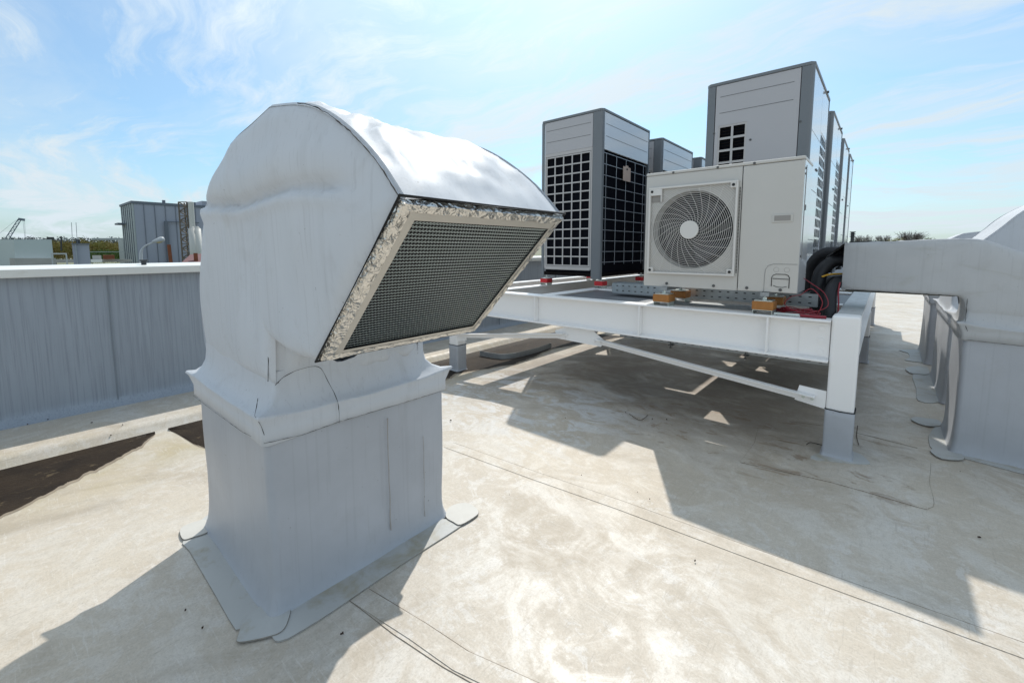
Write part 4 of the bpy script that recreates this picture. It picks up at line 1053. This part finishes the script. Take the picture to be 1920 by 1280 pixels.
for i, (u, v, s_) in enumerate(lit):
    c = gp(u, v); a = random.uniform(0, 6.3); b = MB(); k = 9; s_ *= .42
    V = [(c.x + s_ * math.cos(a) * math.cos(t) - s_ * .5 * math.sin(a) * math.sin(t), c.y + s_ * math.sin(a) * math.cos(t) + s_ * .5 * math.cos(a) * math.sin(t), c.z + .012 + .003 * math.cos(3 * t)) for t in [2 * math.pi * q / k for q in range(k)]]
    b.add(V + [(c.x, c.y, c.z + .012 + s_ * .5)] + [(v_[0], v_[1], c.z + .008) for v_ in V], [(q, (q + 1) % k, k) for q in range(k)] + [(q + k + 1, (q + 1) % k + k + 1, (q + 1) % k, q) for q in range(k)])
    tag(b.build('debris', 'leaf_litter'), 'small dark crumb of leaf litter lying on the roof membrane', 'debris', 'scattered crumbs of debris on the roof')
# twigs by the post foot
for px in ([(1512, 836), (1520, 832), (1545, 838)], [(1610, 836), (1606, 820), (1608, 800)], [(1180, 778), (1200, 790), (1215, 780)]):
    P = [gp(*p) + Vector((0, 0, .012)) for p in px]; b = MB(); b.tube(catmull([tuple(p) for p in P], 5), .0025, 5)
    tag(b.build('twig', 'leaf_litter'), 'thin bent dark twig lying on the roof under the platform', 'twig', 'dry twigs under the platform')

# ------------------------------------------------------------------ far surroundings
ZG = -9.0
b = MB()
for j, D in enumerate([-60, 20, 60, 120, 240, 400, 620, 900, 1400, 3000]):
    for i in range(25):
        a = R(130.6 + 75 - 150 * i / 24)
        z = ZG + (0 if D < 500 else (D - 500) * .018 + (6 * noise.noise(Vector((i * .5, D * .01, 0))) if D > 600 else 0))
        b.v.append((math.cos(a) * abs(D) * (1 if D > 0 else -1), math.sin(a) * abs(D) * (1 if D > 0 else -1), z))
b.f = [(j * 25 + i, j * 25 + i + 1, (j + 1) * 25 + i + 1, (j + 1) * 25 + i) for j in range(9) for i in range(24)]
MB().box(-3000, 3000, -3000, 3000, ZG - 2, ZG - .5)
struct(b.build('ground', 'far_ground', smooth=True))
FW = Vector((-math.sin(YAW), math.cos(YAW), 0)); RT = Vector((math.cos(YAW), math.sin(YAW), 0))
def slab(b, u0, u1, vtop, D, depth, D2=None, zb=ZG, vtop2=None):
    """upright block whose front runs from column u0 (distance D) to u1 (distance D2)"""
    D2 = D2 or D; a = far(u0, 460, D); c = far(u1, 460, D2)
    za = far(u0, vtop, D).z; zc = far(u1, vtop2 or vtop, D2).z
    n = (c - a); n.z = 0; n.normalize(); bk = Vector((-n.y, n.x, 0)) * depth
    V = [(a.x, a.y, zb), (c.x, c.y, zb), (c.x + bk.x, c.y + bk.y, zb), (a.x + bk.x, a.y + bk.y, zb),
         (a.x, a.y, za), (c.x, c.y, zc), (c.x + bk.x, c.y + bk.y, zc), (a.x + bk.x, a.y + bk.y, za)]
    b.add(V, [(3, 2, 1, 0), (4, 5, 6, 7), (0, 1, 5, 4), (1, 2, 6, 5), (2, 3, 7, 6), (3, 0, 4, 7)]); return b
# big grey factory
fac = thing('factory_building', far(310, 490, 240), 'tall windowless blue-grey clad factory building beyond the left parapet', 'building')
CN = FW * 182.0 - RT * 156.3; CN.z = 0
d1 = (RT * .645 + FW * .765).normalized(); d2 = (RT * -.765 + FW * .645).normalized()
def fbox(b, s0, s1, t0, t1, z0, z1):
    V = [CN + d1 * s_ + d2 * t_ for s_, t_ in ((s0, t0), (s1, t0), (s1, t1), (s0, t1))]
    b.add([(p.x, p.y, z0) for p in V] + [(p.x, p.y, z1) for p in V], [(0, 1, 2, 3), (7, 6, 5, 4), (4, 5, 1, 0), (5, 6, 2, 1), (6, 7, 3, 2), (7, 4, 0, 3)]); return b
FT = 1.5 + 88 * 182 / FPX
fbox(MB(), 0, 70, 0, 26, ZG, FT).build('wall', 'far_panel', fac)
fbox(MB(), 24, 70, .5, 26, FT, FT + 2.3).build('stair_tower', 'far_panel', fac)
fbox(MB(), -.5, -.05, 0, 26, ZG, FT).build('gable_wall', 'far_panel_light', fac)
fbox(MB(), -.6, 10, 26.05, 38, ZG, 1.5 + 18 * 205 / FPX).build('annex', 'far_panel_light', fac)
b = MB()
for k in range(11): fbox(b, 3.6 * k + 3, 3.6 * k + 3.12, -.25, -.02, ZG, FT)
for k in range(6): fbox(b, -.75, -.52, 2 + 4.2 * k, 2.1 + 4.2 * k, ZG, FT)
fbox(b, -.8, 70, -.3, -.03, FT - .9, FT + .25); fbox(b, -.85, -.55, 0, 26, FT - .6, FT + .25)
b.build('cladding_joint', 'far_trim', fac)
b = MB(); fbox(b, 9.5, 10.7, -1.2, -.4, ZG, 1.5 + 51 * 190 / FPX); fbox(b, 9.5, 22, -1.2, -.7, 1.5 + 50.5 * 190 / FPX, 1.5 + 52 * 190 / FPX); b.build('wall_duct', 'far_trim', fac)
for k in (10, 19, 21): fbox(MB(), k, k + 1.0, 2, 3, FT, FT + 1.6).build('roof_vent', 'far_trim', fac)
fbox(MB(), -3.2, -.9, 16, 24, 12.3, 13.0).build('bracket', 'far_trim', fac)
# lattice mast and silos
ms = thing('stair_mast', far(348, 480, 215), 'brown lattice stair mast standing against the grey factory wall', 'mast')
b = MB(); base = far(350, 485, 215); base.z = ZG; topz = far(347, 379, 215).z
for s_ in (-1, 1):
    for q in (0, 3): b.bar(base + RT * s_ * 1.6 + FW * q, Vector((base.x, base.y, topz)) + RT * s_ * 1.6 + FW * q, .45, .45)
for k in range(16):
    z0_ = ZG + (topz - ZG) * k / 16; z1_ = ZG + (topz - ZG) * (k + 1) / 16; s_ = 1 if k % 2 else -1
    b.bar(Vector((base.x, base.y, z0_)) + RT * s_ * 1.6, Vector((base.x, base.y, z1_)) - RT * s_ * 1.6, .35, .35)
    b.bar(Vector((base.x, base.y, z1_)) - RT * 1.6, Vector((base.x, base.y, z1_)) + RT * 1.6, .3, .3)
b.build('truss', 'far_truss', ms)
MB().cyl(base + RT * 3.2, (0, 0, 1), .9, topz - ZG, 12).build('stack', 'silo_white', ms)
for i, (u, lb) in enumerate(((364, 'left-hand white ribbed silo in front of the factory'), (373, 'right-hand white ribbed silo, half hidden by the big hood'))):
    q = far(u, 480, 205); q.z = ZG; h = far(u, 429, 205).z - ZG
    t = thing('silo', q, lb, 'silo', 'white silos by the factory')
    MB().cyl(q, (0, 0, 1), 1.25, h, 20).build('tank', 'silo_white', t, smooth=True)
    MB().cyl(q + Vector((0, 0, h)), (0, 0, 1), 1.2, .9, 16, .4).build('cap', 'far_concrete', t)
def simple(name, lab, cat, parts, grp=None):
    b0 = parts[0]; t = thing(name, (b0[1][0], b0[1][1], ZG), lab, cat, grp)
    for nm, _, mbx, mm in parts: mbx.build(nm, mm, t)
    return t
def F(u, v, D): return far(u, v, D)
q = F(60, 480, 200)
simple('warehouse', 'plain pale white block of a building with a dark base strip, far left', 'building', [('wall', q, slab(MB(), 26, 98, 449, 200, 30, 205), 'far_white'), ('base_strip', q, slab(MB(), 24, 102, 484, 198, 2, 203), 'far_concrete')])
simple('canopy_shed', 'low dark open shed with a pale roof edge left of the white block', 'building', [('roof', F(10, 455, 210), slab(MB(), -60, 25, 454.5, 210, 30, zb=F(0, 459, 210).z), 'far_dark'), ('roof_edge', F(10, 455, 208), slab(MB(), -60, 25, 452, 208.5, 1, zb=F(0, 454.4, 208).z), 'far_white'), ('back_wall', F(0, 470, 225), slab(MB(), -60, 26, 468, 225, 3), 'far_dark')])
t = simple('rooftop_plant_box', 'blue-grey ribbed box housing with two whip antennas on top', 'housing', [('box', F(150, 480, 60), slab(MB(), 135, 167, 458, 60, 4), 'far_panel'), ('lid', F(150, 480, 60), slab(MB(), 133.5, 168.5, 456.2, 59.8, 4.5, zb=F(150, 457.9, 60).z), 'far_trim')])
for u0, u1 in ((136, 134), (145, 142.5)):
    a = F(u0, 457, 60); c = F(u1, 417, 60); MB().bar(a, c, .035, .035).build('antenna', 'far_trim', t)
slab(MB(), 143, 151, 449.5, 60.5, 1.5, zb=F(150, 456, 60.5).z).build('mast_clamp', 'far_dark', t)
b = MB(); a0_ = F(142, 462, 59.8)
slab(MB(), 141.4, 142.2, 459, 59.7, .3).build('corner_trim', 'far_white', t)
simple('steel_gantry', 'small grey steel gantry frame between the white block and the ribbed box', 'frame', [('beam', F(110, 480, 70), slab(MB(), 93, 124, 474.5, 70, .4, zb=F(110, 477, 70).z), 'lamp_grey'), ('leg', F(95, 480, 70), slab(MB(), 94, 96.5, 477.1, 70, .3), 'lamp_grey'), ('leg', F(123, 480, 70), slab(MB(), 121, 124, 477.1, 70, .3), 'lamp_grey')])
simple('white_truck', 'flat white truck parked beyond the parapet beside the ribbed box', 'truck', [('body', F(180, 488, 120), slab(MB(), 168, 189, 487, 120, 3, zb=F(180, 492, 120).z), 'cap_metal'), ('cab', F(180, 488, 120), slab(MB(), 171, 188, 479, 121, 2, zb=F(180, 487, 121).z), 'far_concrete')])
simple('rusty_containers', 'row of rust-brown containers on the yard in front of the bushes', 'container', [('stack', F(200, 480, 200), slab(MB(), 191, 213, 478.5, 200, 5, zb=F(200, 486, 200).z), 'far_rust')])
simple('yard_wall', 'long low pale concrete wall across the far yard', 'wall', [('wall', F(150, 480, 190), slab(MB(), 100, 245, 486, 206, .5, zb=F(150, 492, 206).z), 'far_concrete')])
simple('yard_wall', 'thin grey wall rail running in front of the far bushes', 'wall', [('wall', F(150, 480, 190), slab(MB(), 167, 232, 471.8, 240, .5, zb=F(150, 473, 240).z), 'far_panel_light')])
simple('red_roof_house', 'low building with a dark red sloping roof and brick chimney beside the big hood', 'building', [('roof', F(360, 490, 90), MB().add([tuple(F(338, 494, 90)), tuple(F(400, 494, 90)), tuple(F(400, 474, 100)), tuple(F(357, 477, 100))], [(0, 1, 2, 3)]).add([tuple(F(338, 496, 90)), tuple(F(400, 496, 90)), tuple(F(400, 494, 90)), tuple(F(338, 494, 90))], [(0, 1, 2, 3)]), 'far_redroof'), ('chimney', F(366, 480, 92), slab(MB(), 361.5, 369.5, 474.5, 92, .8), 'far_rust')])
simple('timber_post', 'thick dark brown post standing in front of the factory', 'post', [('post', F(318, 480, 130), MB().bar(F(320.5, 492, 130), F(316.5, 458.5, 130), .7, .7), 'far_rust')])
simple('flat_roof_hut', 'small dark flat-roofed hut on the skyline right of the white block', 'building', [('wall', F(96, 445, 420), slab(MB(), 89, 103, 444.5, 420, 10), 'far_dark')])
simple('long_hall', 'long pale low hall on the horizon left of the factory', 'building', [('wall', F(200, 447, 600), slab(MB(), 173, 232, 446.5, 600, 10, zb=F(200, 450, 600).z), 'far_panel_light')])
# street lamp
sl_ = thing('street_lamp', F(265, 490, 14), 'grey street lamp with curved arm and rounded head just beyond the coping', 'street lamp')
Dl = 14
P = [F(265.5, 540, Dl), F(264.5, 500, Dl), F(264, 476, Dl), F(266, 468, Dl), F(271, 462, Dl), F(281, 457, Dl), F(291, 452.5, Dl)]
b = MB(); PP = catmull([tuple(p) for p in P], 6); b.tube(PP, [.034 - .016 * min(1, max(0, (i - 10) / 12)) for i in range(len(PP))], 8); b.build('pole', 'lamp_grey', sl_, smooth=True)
b = MB(); c = F(297, 450.5, Dl); ax_ = (F(304, 449, Dl) - F(290, 453, Dl)).normalized()
b.tube([c - ax_ * .14, c - ax_ * .11, c - ax_ * .02, c + ax_ * .07, c + ax_ * .12, c + ax_ * .13], [.018, .03, .055, .070, .045, .01], 14); b.build('lamp_head', 'lamp_grey', sl_, smooth=True)
b = MB(); c2 = c - Vector((0, 0, .030)); b.tube([c2 - ax_ * .06, c2 - ax_ * .02, c2 + ax_ * .06, c2 + ax_ * .09], [.01, .045, .048, .01], 12); b.build('lamp_glass', 'lamp_glass', sl_, smooth=True)
q = surf(270, 493, 0, -5.85)
vt = thing('vent_stub', (q.x, q.y, 1.33), 'short dark capped vent stub standing on the coping below the street lamp', 'vent')
MB().cyl((-5.86, q.y, 1.33), (0, 0, 1), .022, .05, 10).build('pipe', 'far_dark', vt); MB().cyl((-5.86, q.y, 1.378), (0, 0, 1), .034, .016, 12).build('cap', 'far_dark', vt)
# crane
cr = thing('crawler_crane', F(10, 450, 330), 'lattice-boom crane on the horizon at the far left with hanging cables', 'crane')
b = MB(); D_ = 330
def tr2(u0, v0, u1, v1, n_, wpx):
    a, c = F(u0, v0, D_), F(u1, v1, D_); s_ = F(u0 + wpx, v0, D_) - a
    b.bar(a, c, .35, .35); b.bar(a + s_, c + s_ * .8, .35, .35)
    for k in range(n_):
        p = a + (c - a) * (k / n_); q_ = a + (c - a) * ((k + 1) / n_)
        if k % 2: b.bar(p, q_ + s_ * .9, .22, .22)
        else: b.bar(p + s_ * .9, q_, .22, .22)
tr2(8, 450, 34, 411, 12, 8)
b.bar(F(34, 410.5, D_), F(47, 412.5, D_), 1.1, 1.1)
b.build('boom', 'crane_grey', cr)
b = MB()
for (a, c) in (((0, 437), (30, 413)), ((43, 413), (47, 449)), ((46, 413), (48, 449))): b.bar(F(a[0], a[1], D_), F(c[0], c[1], D_), .09, .09)
b.build('cable', 'crane_grey', cr)
q_ = simple('light_pole', 'thin dark pole on the skyline between the hut and the antennas', 'pole', [('pole', F(115, 450, 300), MB().bar(F(115, 470, 300), F(114.7, 443, 300), .6, .6), 'far_dark')])
# vegetation
def clump(b, c, rx, rz_, n_, s_):
    for _ in range(n_):
        u = Vector((random.gauss(0, 1), random.gauss(0, 1), random.gauss(0, 1))); u.normalize(); u *= random.random() ** .4
        p = Vector(c) + Vector((u.x * rx, u.y * rx, u.z * rz_)); 
        a = Vector((random.gauss(0, 1), random.gauss(0, 1), random.gauss(0, 1))).normalized() * s_; d = a.orthogonal().normalized() * s_ * .7
        b.add([p, p + a, p + a * .6 + d, p - a * .2 + d], [(0, 1, 2, 3)])
def band_(name, u0, u1, vt, D, m_, n_, hgt, rx, per_, s_, label, cat='bushes'):
    b = MB()
    for i in range(n_):
        u = u0 + (u1 - u0) * (i + random.random()) / n_; tp = F(u, vt + random.uniform(0, 5), D * random.uniform(.97, 1.05))
        for k in range(3): clump(b, (tp.x, tp.y, tp.z - hgt * (.3 + .5 * k)), rx * random.uniform(.8, 1.3), hgt * .5, per_, s_)
    o = b.build(name, m_); tag(o, label, cat, kind='stuff'); return o
band_('bushes', 88, 232, 453, 330, 'far_bush', 34, 5, 4.5, 110, .55, 'belt of yellow-green and brown spring bushes beyond the far yard')
band_('hedge', 168, 232, 469, 300, 'far_green', 16, 3, 3.5, 70, .5, 'low bright green hedge in front of the brown bushes')
band_('grass_bank', -40, 30, 462, 300, 'far_green', 14, 3, 4, 60, .5, 'green scrub seen through the open shed at the far left')
band_('woodland', -140, 245, 446, 800, 'far_bluetree', 60, 9, 11, 50, 1.5, 'far dark blue-green woodland line on the horizon', 'woodland')
band_('woodland', 1590, 2100, 449, 600, 'far_bluetree', 46, 7, 9, 40, 1.2, 'low dark woodland line on the horizon behind the right hoods', 'woodland')
def tree(u, vtop, D, wpx, mname, n_, label, bare=False, grp=None):
    base = F(u, 470, D); base.z = ZG + (3 if D > 400 else 0); tp = F(u, vtop, D); h = tp.z - base.z; rw = wpx / FPX * D / 2
    t = thing('tree', base, label, 'tree', grp)
    b = MB(); b.tube([base, base + Vector((0, 0, h * .55)), base + Vector((rw * .1, 0, h * .8))], [.45, .3, .12], 7)
    for k in range(14):
        a = random.uniform(0, 6.3); z0_ = h * random.uniform(.45, .75); b.tube([base + Vector((0, 0, z0_)), base + Vector((math.cos(a) * rw * .8, math.sin(a) * rw * .8, min(h * .97, z0_ + h * random.uniform(.08, .25))))], [.16, .04], 5)
    b.build('trunk', 'bare_twigs', t)
    b = MB()
    if bare:
        for _ in range(n_):
            a = random.uniform(0, 6.3); el = random.uniform(.1, 1.4); r0_ = rw * random.uniform(.2, .6)
            p = base + Vector((math.cos(a) * r0_, math.sin(a) * r0_, h * random.uniform(.6, .85)))
            q2 = p + Vector((math.cos(a) * math.cos(el), math.sin(a) * math.cos(el), math.sin(el))) * rw * random.uniform(.35, .7)
            if q2.z < tp.z + .3:
                b.bar(p, q2, .07, .07)
                for _k in range(3):
                    w2 = Vector((random.gauss(0, 1), random.gauss(0, 1), random.gauss(.4, 1))).normalized() * rw * .16; m2 = p + (q2 - p) * random.uniform(.3, 1); b.bar(m2, m2 + w2, .05, .05)
    else:
        for k in range(6): clump(b, base + Vector((random.uniform(-.5, .5) * rw, random.uniform(-.5, .5) * rw, h * random.uniform(.66, .86))), rw * .55, h * .12, n_, .5)
    b.build('crown', mname, t); return t
BG = 'bare trees on the right skyline'
tree(1616, 441, 420, 24, 'bare_twigs', 260, 'broad bare tree nearest the dark chimney on the right skyline', True, BG)
tree(1654, 438, 400, 20, 'bare_twigs', 240, 'rounded bare tree left of the yellow-green tree on the right skyline', True, BG)
tree(1677, 441, 390, 20, 'far_bush', 90, 'yellow-green leafing tree on the right skyline')
tree(1706, 435, 400, 34, 'bare_twigs', 420, 'tallest and widest bare tree on the right skyline', True, BG)
tree(1732, 443, 410, 22, 'far_green', 60, 'dark green bushy tree right of the widest bare tree')
tree(1694, 445, 405, 22, 'far_green', 60, 'dark green bushy tree low in front of the widest bare tree')
tree(62, 440, 500, 12, 'far_bluetree', 50, 'small round dark tree on the left skyline above the white block')
tree(155, 440, 330, 14, 'far_bush', 60, 'thin leafing tree just right of the whip antennas')
ch = thing('chimney_stack', F(1597, 455, 260), 'dark ringed metal chimney on the right skyline beside the last condenser', 'chimney')
a = F(1597, 462, 260); a.z = ZG; topz = F(1597, 434.5, 260).z
MB().cyl(a, (0, 0, 1), .7, topz - ZG, 10).build('flue', 'far_dark', ch)
b = MB()
for v in (436, 440, 444): c = F(1597, v, 260); b.cyl((a.x, a.y, c.z), (0, 0, 1), 1.1, .4, 10)
b.build('ring', 'far_dark', ch)
simple('low_hall', 'long low dark-roofed hall on the horizon behind the elbow hood', 'building', [('wall', F(1700, 455, 300), slab(MB(), 1592, 1860, 452.5, 300, 20), 'far_dark')])

# ------------------------------------------------------------------ render settings
S.render.engine = 'CYCLES'; S.cycles.max_bounces = 8; S.cycles.use_denoising = True
bpy.context.view_layer.update()
